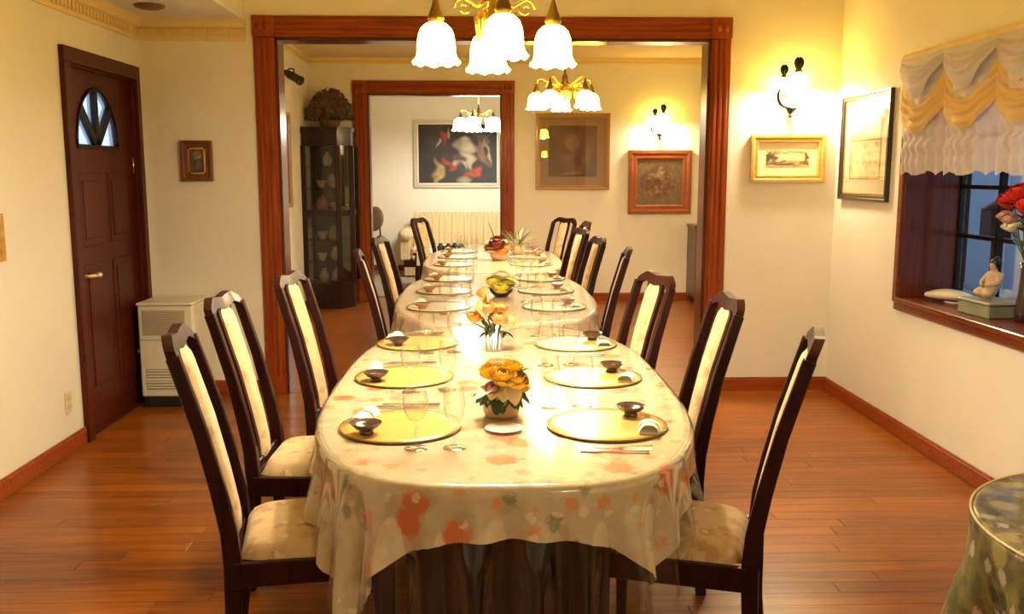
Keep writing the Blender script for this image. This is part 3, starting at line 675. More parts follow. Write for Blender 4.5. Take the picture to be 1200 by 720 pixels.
# ------------------------------------------------------------------ place settings
def make_charger(mat, label, group):
    t = thing('charger_plate', label, 'plate', group=group)
    m = MB(); m.lathe([(.0, .0), (.170, .0), (.183, .002), (.183, .005), (.150, .0045), (0, .0045)], 48, caps=False); m.build('disc', mat, t)
    m = MB(); m.lathe([(.182, .0005), (.1865, .001), (.188, .003), (.1865, .0058), (.183, .0055)], 48, caps=False); m.build('rim', RIM, t)
    return t
def make_bowl(mat, label, group):
    m = MB(); m.lathe([(0, .0), (.022, 0), (.022, .006), (.018, .010), (.034, .018), (.048, .034), (.0465, .035), (.033, .021), (.014, .013), (0, .013)], 24, caps=False)
    return tag(m.build('sauce_bowl', mat), label, 'bowl', group)
def make_napkin(label, group):
    t = thing('folded_napkin', label, 'napkin', group=group)
    m = MB()
    m.grid(lambda u, v: ((u-.5)*.062, (v-.5)*.11, .004+.026*(1-abs(2*u-1)**3)*(.55+.45*v)), 8, 8); m.box(-.0275, .0275, -.05, .05, 0, .005, .002); m.build('fold', LINEN, t)
    m = MB(); m.box(-.031, .031, -.012, .018, 0, .004, .001); m.tube([(-.031, .003, .002), (-.024, .003, .020), (0, .003, .027), (.024, .003, .020), (.031, .003, .002)], .0035, 6); m.build('band', LINEN, t)
    return t
def make_knife(label, group):
    m = MB(); m.prism([(-.105, -.007), (-.10, .007), (-.02, .006), (.0, .009), (.07, .009), (.10, .002), (.105, -.005), (.0, -.006)], 0.0, .004)
    return tag(m.build('knife', SILVER), label, 'knife', group)
def make_fork(label, group):
    m = MB(); m.prism([(-.10, -.007), (-.10, .007), (-.02, .0035), (.03, .004), (.045, .012), (.05, .012), (.05, -.012), (.045, -.012), (.03, -.004), (-.02, -.0035)], 0, .003)
    for k in range(4): m.box(.05, .092, -.012+.0066*k, -.012+.0066*k+.0042, 0, .0028)
    return tag(m.build('fork', SILVER), label, 'fork', group)
def make_glass(name, bowlp, stem_h, label, group):
    t = thing(name, label, 'glass', group=group)
    m = MB(); m.lathe([(0, .004), (.012, .004), (.032, .002), (.034, .0005), (.034, 0), (0, 0)], 24, caps=False); m.build('foot', GLASS, t)
    m = MB(); m.lathe([(.010, .004), (.0045, .014), (.004, stem_h*.6), (.006, stem_h)], 12, caps=False); m.build('stem', GLASS, t)
    m = MB(); m.lathe([(r, stem_h+z) for r, z in bowlp], 28, caps=False); bo_ = m.build('bowl', GLASS, t)
    m = MB(); r, z = bowlp[-1]; m.tube([(r*math.cos(a), r*math.sin(a), stem_h+z) for a in [2*PI*k/28 for k in range(29)]], .0009, 5); m.build('lip', GLASS, bo_)
    return t
WINE_P = [(.004, 0), (.020, .008), (.032, .030), (.036, .052), (.034, .078), (.030, .092)]
TULIP_P = [(.004, 0), (.018, .008), (.028, .028), (.031, .055), (.029, .085), (.026, .105)]
TN_ = {1: 'on the orange floral table', 2: 'on the doorway table', 3: 'on the middle-room table'}
ENDS = {1: ('hanging-corner end', 'midway', 'doorway end'), 2: ('front-room end', 'midway', 'middle-room end'), 3: ('doorway end', 'midway', 'sofa end')}
SIDES = {1: ('door side', 'window side'), 2: ('door side', 'window side'), 3: ('cabinet side', 'sideboard side')}
proto = {}
def inst(kind, tb, maker, loc, rz):
    key = (kind, tb)
    if key not in proto: o = maker(); proto[key] = o
    else: o = dup(proto[key])
    o.location = loc; o.rotation_euler = (0, 0, rz); o['label'] = BASE[key[0]][tb > 1]+' '+SUFFIX[0]
BASE = {'charger': ('yellow glass charger plate', 'pale cream charger plate'), 'bowl': ('small dark lacquer sauce bowl', 'small tan pottery sauce bowl'), 'napkin': ('white folded napkin',)*2, 'knife': ('steel table knife',)*2, 'fork': ('steel dinner fork',)*2, 'wine': ('round clear wine glass',)*2, 'tulip': ('tall clear tulip glass',)*2}
SUFFIX = ['']
def place(tb, cx, cy, left, jit, k):
    SUFFIX[0] = TN_[tb]+', '+SIDES[tb][0 if left else 1]+', '+ENDS[tb][k]
    rz = -PI/2 if left else PI/2            # local +y looks to the table middle
    def W(a, b_):                            # a: to diner's right, b: to the middle
        return (cx+(b_ if left else -b_), cy+(-a if left else a))
    L = TN_[tb]; G = lambda k: k+' '+L
    j = lambda s: random.uniform(-s, s)*jit
    inst('charger', tb, lambda: make_charger(GOLDP if tb == 1 else GLAREP, ('yellow glass charger plate ' if tb == 1 else 'pale cream charger plate ')+L, G('charger plates')), (cx, cy, ZT), rz)
    ZP = ZT+.0048
    x, y_ = W(.085, -.088); inst('bowl', tb, lambda: make_bowl(LACQ if tb == 1 else LACQ2, ('small dark lacquer sauce bowl ' if tb == 1 else 'small tan pottery sauce bowl ')+L, G('sauce bowls')), (x+j(.01), y_+j(.01), ZP), rz)
    x, y_ = W(-.075, -.120); inst('napkin', tb, lambda: make_napkin('white folded napkin with a band '+L, G('folded napkins')), (x, y_, ZP), rz+PI/2+j(.3)-.15)
    x, y_ = W(-.235, .0); inst('knife', tb, lambda: make_knife('steel table knife beside a charger '+L, G('knives')), (x, y_, ZT), rz+PI/2+j(.08))
    x, y_ = W(-.268, .015); inst('fork', tb, lambda: make_fork('steel dinner fork beside a charger '+L, G('forks')), (x, y_, ZT), rz+PI/2+j(.12))
    x, y_ = W(.235, .055); inst('wine', tb, lambda: make_glass('wine_glass', WINE_P, .078, 'round clear stemmed wine glass '+L, G('wine glasses')), (x+j(.01), y_+j(.01), ZT), rz)
    x, y_ = W(.215, .165); inst('tulip', tb, lambda: make_glass('tulip_glass', TULIP_P, .070, 'tall clear tulip glass '+L, G('tulip glasses')), (x+j(.01), y_+j(.01), ZT), rz)
for k, cy in enumerate((2.73, 3.42, 4.12)): place(1, -.265 if cy < 3 else -.315, cy, True, 1, k)
for k, cy in enumerate((2.73, 3.40, 4.08)): place(1, .365 if cy < 3 else .40, cy, False, 1, k)
for k, cy in enumerate((5.25, 5.98, 6.68)): place(2, -.28, cy, True, 1, k); place(2, .39, cy, False, 1, k)
for k, cy in enumerate((7.75, 8.45, 9.08)): place(3, -.27, cy, True, 1, k); place(3, .38, cy, False, 1, k)

# ------------------------------------------------------------------ flowers
def petal_grid(m, M, L, Wd, cup, curl, n=5):
    def fn(u, v):
        s = 2*u-1; wv = Wd*math.sin(PI*(.12+.80*v))**.8; x = s*wv; y_ = L*v; z = cup*(s*s*wv*2)+L*curl*v*v
        return (x, y_, z)
    m.grid(fn, 4, n, True, M)
def rose(parent, loc, r, mat, name='blossom', tilt=0.0, az=0.0):
    m = MB(); base = TR(*loc) @ RZ(az) @ Matrix.Rotation(tilt*.6, 4, 'X')
    for layer, (n, rad, lo, hi, half) in enumerate(((2, .34, -20, 74, 1.5), (3, .52, -40, 62, 1.1), (4, .70, -50, 48, .95), (5, .86, -60, 32, .80), (6, 1.0, -65, 12, .66))):
        for k in range(n):
            a = 2*PI*k/n+layer*.9+random.uniform(-.12, .12); hh = math.radians(hi+random.uniform(-6, 6)); ll = math.radians(lo)
            def fn(u, v, a=a, hh=hh, ll=ll):
                s_ = 2*u-1; el = ll+(hh-ll)*v*(1-.16*s_*s_); q = r*rad*(1+.10*v*v+.05*s_*s_*v); aa = a+s_*half
                return (q*math.cos(el)*math.cos(aa)*(1+.10*v**3), q*math.cos(el)*math.sin(aa)*(1+.10*v**3), q*math.sin(el)*.92)
            m.grid(fn, 5, 5, True, base)
    return m.build(name, mat, parent)
def leaf(parent, p0, p1, wd, mat, sag=.2, name='leaf', lobes=0):
    p0 = Vector(p0); p1 = Vector(p1); dv = p1-p0; L = dv.length; side = dv.cross(Vector((0, 0, 1)))
    side = side.normalized() if side.length > 1e-5 else Vector((1, 0, 0)); upv = side.cross(dv).normalized()
    m = MB()
    def fn(u, v):
        s = 2*u-1; wv = wd*(math.sin(PI*min(1, v*.92+.06))**.8)
        if lobes: wv *= .62+.38*abs(math.cos(lobes*PI*v))
        q = p0+dv*v+side*(s*wv)+upv*(-sag*L*v*v+.25*abs(s)*wv); return tuple(q)
    m.grid(fn, 4, 9 if lobes else 6); return m.build(name, mat, parent)
def calla(parent, base, direc, L, r, mat, inner=None):
    dv = Vector(direc).normalized(); q = dv.to_track_quat('Z', 'Y').to_matrix().to_4x4(); M = TR(*base) @ q
    m = MB(); m.lathe([(r*.12, 0), (r*.22, L*.35), (r*.45, L*.65), (r*.85, L*.88), (r*1.05, L*.95)], 18, M, caps=False, wob=lambda rr_, z, a: (rr_*(1+.25*(z/L)*math.cos(a)), z+.22*L*(z/L)**2*math.cos(a)))
    o = m.build('calla_flower', mat, parent)
    m = MB(); m.tube([tuple(M @ Vector((0, 0, L*.2))), tuple(M @ Vector((0, 0, L*.85)))], [r*.1, r*.08], 6); m.build('spadix', inner or YEL, o)
    return o
rnd = random.Random(11)
# 1: yellow roses and ivy in a peach pot
fa = thing('flower_arrangement', 'yellow roses with ivy in a peach pot at table end', 'flowers', (.045, 2.86, ZT))
m = MB(); m.lathe([(0, 0), (.052, 0), (.058, .012), (.062, .05), (.055, .075), (.05, .075), (.045, .02), (0, .02)], 24, caps=False); m.build('pot', POT, fa)
for (x, y_, z, r, mt, tl, az) in ((.005, -.045, .138, .036, YEL, .6, 0), (.045, -.04, .126, .036, YEL, .8, .6), (-.035, -.01, .148, .032, YEL, .4, -.5), (.035, .02, .156, .03, YEL, .3, 1), (.062, -.01, .105, .030, LEM, 1.0, 1.2), (-.01, .03, .165, .03, CREAM, -.2, 0)):
    rose(fa, (x, y_, z), r, mt, 'rose', tl, az)
for k in range(4):
    leaf(fa, (-.02+.015*k, -.03, .10), (-.075+.04*k, -.10, .105-.01*k), .030, CREAM, .3, 'broad_petal')
rose(fa, (-.03, -.065, .105), .020, PINKP, 'rosebud', 1.2, 0)
for k in range(16):
    a = -PI*.95+PI*.9*k/15+rnd.uniform(-.1, .1); rr_ = rnd.uniform(.075, .11)
    leaf(fa, (.03*math.cos(a), .03*math.sin(a), .085), (rr_*math.cos(a), rr_*math.sin(a), .065+rnd.uniform(-.03, .02)), .026, LEAF, .3, 'ivy_leaf', 2)
for k in range(8):
    a = rnd.uniform(0, 2*PI); leaf(fa, (.03*math.cos(a), .03*math.sin(a), .12), (.085*math.cos(a), .085*math.sin(a), .14+rnd.uniform(-.02, .05)), .018, LEAFL, .3)
m = MB(); m.lathe([(0, 0), (.045, 0), (.058, .006), (.056, .007), (.043, .003), (0, .003)], 32, caps=False)
tag(m.build('saucer', WHITE, None, (.05, 2.69, ZT)), 'small white saucer in front of the peach flower pot', 'saucer')
# 2: peach roses in a clear glass vase
fa = thing('flower_arrangement', 'peach and orange roses in a clear glass vase', 'flowers', (.03, 3.93, ZT))
m = MB(); m.lathe([(0, .002), (.034, .002), (.036, .006), (.038, .05), (.042, .09), (.0405, .09), (.036, .05), (.033, .010), (0, .008)], 24, caps=False); m.build('vase', GLASS, fa)
for k in range(9):
    a = 2*PI*k/9; x, y_ = .02*math.cos(a), .02*math.sin(a)
    m = MB(); m.tube([(x*.8, y_*.8, .012), (x*1.2, y_*1.2, .09), (x*2.6, y_*2.6, .15)], .0025, 6); m.build('stem', LEAF, fa)
for (x, y_, z, r, mt, tl, az) in ((-.085, -.02, .155, .030, ORNG, .6, 1), (-.03, -.03, .20, .034, PEACH, .7, 0), (.02, -.03, .155, .036, PEACH, .8, 0), (.055, -.01, .135, .030, CREAM, .8, -.5), (.03, .03, .19, .03, PEACH, .2, 0), (-.05, .03, .18, .03, ORNG, .2, 0), (.07, .02, .12, .022, LEM, .6, -1)):
    rose(fa, (x, y_, z), r, mt, 'rose', tl, az)
calla(fa, (-.02, -.02, .12), (-.5, -.3, .9), .12, .030, CREAM); calla(fa, (0, 0, .15), (-.45, -.1, 1), .13, .028, PEACH)
for k in range(14):
    a = rnd.uniform(0, 2*PI); rr_ = rnd.uniform(.05, .11); leaf(fa, (.03*math.cos(a), .03*math.sin(a), .085), (rr_*math.cos(a), rr_*math.sin(a), .10+rnd.uniform(-.05, .05)), .016, LEAF, .3)
leaf(fa, (-.03, -.02, .16), (-.05, -.03, .27), .016, LEAFL, -.1); leaf(fa, (.04, -.02, .09), (.13, -.04, .11), .006, LEAF, .0)
# 3: lemon rose with cream callas in a dark bowl
fa = thing('flower_arrangement', 'lemon yellow rose with cream petals in a dark bowl', 'flowers', (.09, 5.72, ZT))
m = MB(); m.lathe([(0, 0), (.04, 0), (.07, .03), (.075, .05), (.07, .05), (.03, .012), (0, .012)], 24, caps=False); m.build('bowl', BLACK, fa)
for (x, y_, z, r, mt, tl, az) in ((0, -.045, .075, .055, LEM, .9, 0), (.05, 0, .10, .04, LEM, .4, .4), (-.05, 0, .10, .04, LEM, .4, -.4), (0, .03, .13, .045, CREAM, .2, 0)): rose(fa, (x, y_, z), r, mt, 'rose', tl, az)
for k in range(5): leaf(fa, (0, -.01, .10), (-.09+.05*k, -.05, .17-.012*k), .036, CREAM, .3, 'broad_petal')
for k in range(10):
    a = rnd.uniform(0, 2*PI); leaf(fa, (.04*math.cos(a), .04*math.sin(a), .06), (.105*math.cos(a), .105*math.sin(a), .06+rnd.uniform(-.01, .05)), .024, LEAF, .3)
# 4: wine-throated calla with greenery
fa = thing('flower_arrangement', 'white and wine red blossoms with a tall green leaf', 'flowers', (.11, 8.15, ZT))
m = MB(); m.lathe([(0, 0), (.06, 0), (.08, .04), (.085, .09), (.08, .09), (.05, .02), (0, .02)], 20, caps=False); m.build('pot', POT, fa)
rose(fa, (-.02, -.08, .165), .058, WINE, 'wine_rose', 1.2)
for k in range(5): leaf(fa, (-.02, .0, .17), (-.11+.045*k, -.11+.02*abs(k-2), .215-.012*abs(k-2)), .040, CREAM, .25, 'broad_petal')
for (x, y_, z, r, mt) in ((.07, -.03, .12, .045, PEACH), (-.08, -.03, .11, .045, PEACH), (.02, -.07, .09, .045, ORNG)): rose(fa, (x, y_, z), r, mt, 'rose', .8)
leaf(fa, (-.02, 0, .1), (-.08, -.02, .36), .016, LEAF, .1)
for k in range(12):
    a = rnd.uniform(0, 2*PI); leaf(fa, (.04*math.cos(a), .04*math.sin(a), .08), (.15*math.cos(a), .15*math.sin(a), .10+rnd.uniform(0, .10)), .024, LEAF, .3)
fa = thing('flower_arrangement', 'airy pale green sprigs in a tan pot', 'flowers', (.30, 8.75, ZT))
m = MB(); m.lathe([(0, 0), (.05, 0), (.065, .05), (.05, .09), (.045, .09), (.05, .03), (0, .02)], 20, caps=False); m.build('pot', POT, fa)
for k in range(34):
    a = rnd.uniform(0, 2*PI); rr_ = rnd.uniform(.05, .22); h = rnd.uniform(.14, .30)
    leaf(fa, (.02*math.cos(a), .02*math.sin(a), .08), (rr_*math.cos(a), rr_*math.sin(a), h), .010, LEAFL if k % 2 else CREAM, .25, 'sprig')

# ------------------------------------------------------------------ lamps
def shade_mesh(rb, h):
    m = MB()
    prof = [(rb*.28, 0), (rb*.45, -h*.04), (rb*.66, -h*.16), (rb*.77, -h*.34), (rb*.81, -h*.55), (rb*.82, -h*.74), (rb*.86, -h*.86), (rb*.94, -h*.94), (rb*1.02, -h*.985), (rb*.99, -h*1.0)]
    def wob(r, z, a):
        k = max(0, (-z/h-.72)/.28)
        return (r*(1+.035*k*math.cos(9*a)), z-.035*h*k*(1-math.cos(9*a)))
    m.lathe(prof, 54, caps=False, wob=wob)
    prof2 = [(r*.965, z) for r, z in prof][::-1]; m.lathe(prof2, 54, caps=False, wob=wob)
    return m
def chandelier(loc, n, R, rb, h, rot, label, scale_body=1.0, bulb=BULB_W, tall=None, glass=None):
    """origin at the ring of shade tops; loc = world position of that ring's centre"""
    t = thing('chandelier', label, 'chandelier', loc); s = scale_body
    top = ZC-loc[2] if tall is None else tall
    m = MB(); m.lathe([(.0, -.075*s), (.012*s, -.07*s), (.016*s, -.05*s), (.008*s, -.03*s), (.034*s, -.01*s), (.045*s, .02*s), (.030*s, .05*s), (.018*s, .075*s), (.030*s, .10*s), (.026*s, .14*s), (.010*s, .17*s), (.008*s, .22*s)], 20, caps=False); m.build('body', BRONZE, t)
    m = MB(); m.tube([(0, 0, .2*s), (0, 0, top-.03)], .006, 8); m.build('stem', BRASS, t)
    m = MB(); m.lathe([(.055, top), (.055, top-.012), (.03, top-.03), (.008, top-.04)], 20); m.build('canopy', BRASS, t)
    for k in range(n):
        a = rot+2*PI*k/n; M = RZ(a)
        m = MB(); m.tube([(.02*s, 0, .09*s), (R*.30, 0, .06*s), (R*.55, 0, .09*s), (R*.8, 0, .125*s), (R*.96, 0, .115*s), (R, 0, .075*s), (R, 0, .045*s)], [.007, .007, .006, .006, .006, .006, .006], 8, M)
        sp = [(R*.52+.035*s*(1-q/26)*math.cos(q*.42), 0, .055*s+.035*s*(1-q/26)*math.sin(q*.42)) for q in range(22)]
        m.tube(sp, .0032, 6, M); arm = m.build('arm', BRASS, t)
        m = MB(); m.lathe([(.0, .115*s), (.004, .11*s), (.007, .085*s), (.016, .055*s), (.028*s**.5, .022), (.031*s**.5, .012), (.026, .006), (.026, -.006)], 18, M @ TR(R, 0, 0), caps=False); m.build('shade_cap', BRONZE, t)
        sm_ = shade_mesh(rb, h); o = sm_.build('shade', glass or SHADE, t); o.location = (R*math.cos(a), R*math.sin(a), 0)
        point_light(o, (0, 0, -h*.93), bulb, BULB_COL, .025)
        # drop ornament between the arms
        a2 = a+PI/n; m = MB(); m.lathe([(0, -.055), (.006, -.05), (.009, -.03), (.014, .0), (.018, .03), (.010, .034), (.0, .034)], 10, RZ(a2) @ TR(R*.36, 0, .0), caps=False)
        m.tube([(.03*s, 0, .03*s), (R*.25, 0, .055*s), (R*.36, 0, .034)], .0035, 6, RZ(a2)); m.build('drop_ornament', BRASS, t)
    return t
chandelier((.033, 3.40, 2.030), 4, .212, .084, .138, math.radians(97), 'brass chandelier with four lit bell shades over the orange floral table')
chandelier((.635, 7.55, 2.145), 5, .235, .085, .125, math.radians(20), 'smaller brass chandelier with five lit shades in the middle room', .9, bulb=BULB_W*.75)
chandelier((-.10, 12.3, 2.22), 5, .235, .12, .16, math.radians(36), 'lit white chandelier hanging before the large painting', .8, bulb=BULB_W*.8, glass=SHADEW)
chandelier((1.25, -.9, 2.03), 4, .212, .084, .138, math.radians(45), 'unseen brass chandelier added behind the camera to light the cloth front', bulb=BULB_W*.4, glass=SHADED)  # out of view, added to supply light from the camera side

def sconce(loc, s, label, two=True):
    """on a wall facing -y; origin at the wall, middle of the back plate"""
    t = thing('wall_sconce', label, 'wall lamp', loc)
    m = MB(); m.lathe([(.0, .016), (.02, .014), (.034, .006), (.036, 0)], 20, Matrix.Rotation(PI/2, 4, 'X') @ Matrix.Scale(s, 4)); m.build('back_plate', BRONZE, t)
    # crescent arm
    pts = [(-.030*s+.055*s*math.cos(a)-.0, -.03-.045*s*(1+math.sin(a*.5)), -.035*s+.060*s*math.sin(a)) for a in [math.radians(q) for q in range(110, 291, 12)]]
    m = MB(); m.tube([(0, 0, 0)]+pts, [.006]+[.0035+.009*s*math.sin(PI*(k+.5)/len(pts)) for k in range(len(pts))], 8); m.build('crescent_arm', BRONZE, t)
    heads = [(.035*s, -.10*s, .105*s, 1.0), (-.045*s, -.085*s, .075*s, .85)] if two else [(.01*s, -.10*s, .09*s, 1.0)]
    for (x, y_, z, k) in heads:
        m = MB(); m.tube([(0, 0, .01*s), (x*.5, y_*.6, .06*s+z*.4), (x, y_, z+.03*s)], .005*s, 6); m.build('arm', BRONZE, t)
        m = MB()
        for q in range(5):
            a = 2*PI*q/5; petal_grid(m, TR(x, y_, z+.012*s) @ RZ(a) @ Matrix.Rotation(math.radians(62), 4, 'X'), .062*s*k, .026*s*k, .5, .55)
        m.lathe([(.022*s*k, -.004), (.024*s*k, .004), (.010*s*k, .022*s), (.004, .03*s)], 12, TR(x, y_, z), caps=False); m.build('leaf_cap', LEAFB, t)
        sm_ = shade_mesh(.062*s*k, .105*s*k); o = sm_.build('shade', SCSHADE, t); o.location = (x, y_, z)
        point_light(o, (0, 0, -.095*s*k), SC_W*k*s*s, SC_COL, .03)
    m = MB()
    for q in range(6):
        a = 2*PI*q/6; petal_grid(m, TR(.012*s, -.05*s, -.135*s) @ RZ(a) @ Matrix.Rotation(math.radians(25), 4, 'X'), .050*s, .022*s, .5, .3)
    m.tube([(0, 0, -.02*s), (-.02*s, -.04*s, -.09*s), (.012*s, -.05*s, -.135*s)], .0045*s, 6); m.ball((.012*s, -.05*s, -.142*s), .013*s); m.build('leaf_finial', LEAFB, t)
    return t
sconce((2.00, YB, 2.035), 1.12, 'lit two-shade bronze wall sconce above the gilt framed print')
sconce((1.985, Y2E, 2.06), 1.15, 'lit bronze wall sconce above the carved red panel', True)

# ------------------------------------------------------------------ pictures
def picture(name, w_, h_, fw, fd, fmat, func, label, cat, M, nx=60, ny=60, matw=0.0, pmat=None, glass=False, inner=None):
    """hangs with its back on the wall; local x right, z up, -y towards the room"""
    t = thing(name, label, cat); t.matrix_world = M
    m = MB()
    prof = [(0, 0), (0, -fd), (fw*.35, -fd*1.0), (fw*.55, -fd*.75), (fw*.85, -fd*.8), (fw, -fd*.45), (fw, 0)]
    rings = []
    for (i_, y_) in prof: rings.append([(-w_/2+i_, y_, -h_/2+i_), (w_/2-i_, y_, -h_/2+i_), (w_/2-i_, y_, h_/2-i_), (-w_/2+i_, y_, h_/2-i_)])
    vs = [p for r in rings for p in r]; n = len(prof); fs = []
    for k in range(n-1):
        for j in range(4): fs.append((k*4+j, k*4+(j+1) % 4, (k+1)*4+(j+1) % 4, (k+1)*4+j))
    m.add(vs, fs); m.build('frame', fmat, t)
    if inner:
        m = MB(); i0, i1 = fw, fw+inner[0]
        for (x0, x1, z0, z1) in ((-w_/2+i0, w_/2-i0, -h_/2+i0, -h_/2+i1), (-w_/2+i0, w_/2-i0, h_/2-i1, h_/2-i0), (-w_/2+i0, -w_/2+i1, -h_/2+i0, h_/2-i0), (w_/2-i1, w_/2-i0, -h_/2+i0, h_/2-i0)): m.box(x0, x1, -fd*.5, 0, z0, z1)
        m.build('inner_frame', inner[1], t)
    iw, ih = w_/2-fw*.9, h_/2-fw*.9
    m = MB(); m.box(-iw, iw, -.006, -.001, -ih, ih); m.build('mat_board' if matw else 'backing', MAT_BOARD if matw else DARKW, t)
    iw -= matw; ih -= matw
    m = MB(); m.grid(lambda u, v: ((2*u-1)*iw, -.008, (2*v-1)*ih), nx, ny, False)
    U, V = np.meshgrid(np.linspace(0, 1, nx+1), np.linspace(0, 1, ny+1)); m.build('print', pmat or PRINT, t, col=func(U.ravel(), V.ravel()))
    if glass:
        m = MB(); iw, ih = w_/2-fw*.95, h_/2-fw*.95; m.box(-iw, iw, -.012, -.010, -ih, ih); m.build('glazing', GLZ2, t)
    return t
def wall_M(x, y_, z, face):
    return TR(x, y_, z) @ RZ({'-y': 0, '-x': -PI/2, '+x': PI/2}[face])
def vnoise(u, v, f, seed):
    r = np.random.RandomState(seed); G = r.rand(64, 64); x = u*f; y_ = v*f; i = np.floor(x).astype(int); j = np.floor(y_).astype(int); a = x-i; b_ = y_-j
    a = a*a*(3-2*a); b_ = b_*b_*(3-2*b_); g = lambda p, q: G[p % 64, q % 64]
    return (g(i, j)*(1-a)+g(i+1, j)*a)*(1-b_)+(g(i, j+1)*(1-a)+g(i+1, j+1)*a)*b_
def blob(colr, u, v, cx, cy, rx, ry, ang, rgb, soft=.25, warp=.15, seed=0):
    u2 = u+warp*(vnoise(u, v, 7, seed)-.5)*.4; v2 = v+warp*(vnoise(u, v, 7, seed+1)-.5)*.4
    ca, sa = math.cos(ang), math.sin(ang); x = ((u2-cx)*ca+(v2-cy)*sa)/rx; y_ = (-(u2-cx)*sa+(v2-cy)*ca)/ry
    k = np.clip((1-np.sqrt(x*x+y_*y_))/soft, 0, 1)[:, None]; tex = (.75+.5*vnoise(u, v, 17, seed+5))[:, None]
    colr[:] = colr*(1-k)+np.array(rgb)*tex*k
def art_far(u, v):
    c = np.tile(np.array((.035, .024, .018)), (len(u), 1))*(.6+.9*vnoise(u, v, 9, 2))[:, None]
    for a in ((.25, .75, .13, .22, .1, (.06, .04, .03)), (.33, .72, .055, .13, -.1, (.50, .045, .03)), (.26, .66, .025, .10, -.2, (.62, .50, .30)), (.44, .86, .035, .10, .3, (.70, .58, .40)),
              (.58, .62, .13, .16, .3, (.74, .66, .46)), (.62, .42, .10, .20, .4, (.72, .62, .42)), (.50, .38, .09, .10, 0, (.12, .08, .06)), (.24, .20, .07, .22, 0, (.55, .40, .13)), (.26, .32, .025, .04, 0, (.05, .03, .02)),
              (.39, .30, .055, .14, .1, (.55, .05, .03)), (.68, .20, .10, .08, .2, (.62, .07, .03)), (.80, .55, .09, .30, .15, (.36, .25, .13)), (.76, .60, .05, .2, .1, (.34, .12, .07)), (.88, .55, .025, .26, .1, (.62, .52, .30)), (.54, .08, .14, .08, .1, (.42, .35, .18)), (.53, .30, .03, .12, .5, (.66, .58, .40)), (.88, .12, .10, .14, 0, (.03, .022, .018))):
        blob(c, u, v, *a, soft=.55, warp=.45, seed=int(a[0]*1000))
    return c*.62
def art_bronze(u, v):
    c = np.tile(np.array((.125, .050, .022)), (len(u), 1))*(.7+.6*vnoise(u, v, 8, 4))[:, None]
    k = ((u < .14) | (u > .86) | (v < .13) | (v > .88)); c[k] = np.array((.34, .19, .075))*.95
    for a in ((.5, .5, .27, .33, 0, (.17, .080, .040)), (.5, .5, .21, .27, 0, (.12, .058, .03)), (.5, .62, .13, .13, 0, (.24, .115, .05)), (.45, .40, .10, .12, .4, (.20, .09, .045)), (.58, .36, .07, .10, -.3, (.09, .04, .02)), (.5, .17, .22, .025, 0, (.24, .13, .06))): blob(c, u, v, *a, soft=.3, seed=int(a[2]*900))
    return c
def art_carved(u, v):
    c = np.tile(np.array((.155, .10, .048)), (len(u), 1))*(.75+.5*vnoise(u, v, 30, 4))[:, None]
    blob(c, u, v, .5, .5, .40, .36, 0, (.13, .055, .03), .2, .3, 7)
    r = np.random.RandomState(5)
    for k in range(46):
        a = r.rand()*2*PI; q = .32*r.rand()**.5; blob(c, u, v, .5+q*math.cos(a), .5+q*math.sin(a)*.9, .03+.05*r.rand(), .02+.03*r.rand(), r.rand()*3, [(.22, .12, .06), (.09, .035, .02), (.26, .16, .08)][k % 3], .6, .3, k)
    blob(c, u, v, .50, .68, .17, .06, .35, (.30, .19, .09), .4, .2, 90)
    return c
def art_landscape(u, v):
    c = np.tile(np.array((.72, .56, .30)), (len(u), 1))
    for a in ((.5, .62, .5, .12, 0, (.78, .66, .42)), (.13, .62, .14, .40, 0, (.14, .09, .035)), (.05, .5, .10, .5, 0, (.10, .065, .025)), (.92, .55, .07, .42, 0, (.15, .10, .04)), (.5, .90, .55, .06, 0, (.30, .22, .10)), (.45, .15, .5, .17, -.05, (.17, .11, .045)), (.30, .30, .25, .12, 0, (.22, .13, .06)), (.65, .35, .22, .10, 0, (.40, .27, .09)), (.62, .28, .20, .08, 0, (.48, .32, .11)), (.9, .18, .2, .12, 0, (.22, .15, .06))): blob(c, u, v, *a, soft=.4, warp=.5, seed=int(a[0]*777))
    return c*(.75+.5*vnoise(u, v, 25, 8))[:, None]
def art_sketch(u, v):
    c = np.tile(np.array((.78, .64, .36)), (len(u), 1))
    k = (v > .60); c[k] = np.array((.74, .58, .30)); c[(np.abs(v-.61) < .012)] = (.34, .24, .10)
    e = (u < .03) | (u > .97) | (v < .02) | (v > .98); c[e] = (.36, .26, .11)
    lo = v < .58; n = vnoise(u, v, 22, 3)*vnoise(u, v, 11, 6); c[lo] *= (1.05-1.0*np.clip(n[lo]-.18, 0, .5))[:, None]
    hi = v > .63; n2 = vnoise(u, v, 9, 12); c[hi] *= (1.02-.35*np.clip(n2[hi]-.6, 0, .5))[:, None]
    return c
def art_portrait(u, v):
    c = np.tile(np.array((.10, .055, .025)), (len(u), 1))*(.7+.6*vnoise(u, v, 8, 4))[:, None]
    for a in ((.52, .70, .25, .20, 0, (.22, .15, .075)), (.55, .62, .22, .10, .3, (.30, .21, .11)), (.5, .35, .26, .22, 0, (.16, .10, .05)), (.38, .42, .08, .2, -.5, (.06, .035, .02))): blob(c, u, v, *a, soft=.5, seed=int(a[3]*999))
    return c
def art_dim(u, v): return np.tile(np.array((.22, .13, .06)), (len(u), 1))*(.6+.8*vnoise(u, v, 6, 4))[:, None]
picture('framed_portrait', .205, .265, .045, .035, wood('walnut_frame', (.13, .04, .014), (.22, .075, .028), .3, .4, 'z'), art_portrait, 'small dark portrait in a deep wood frame on wall', 'picture', wall_M(-1.91, YB-.001, 1.58, '-y'), 30, 36, inner=(.012, BRASS))
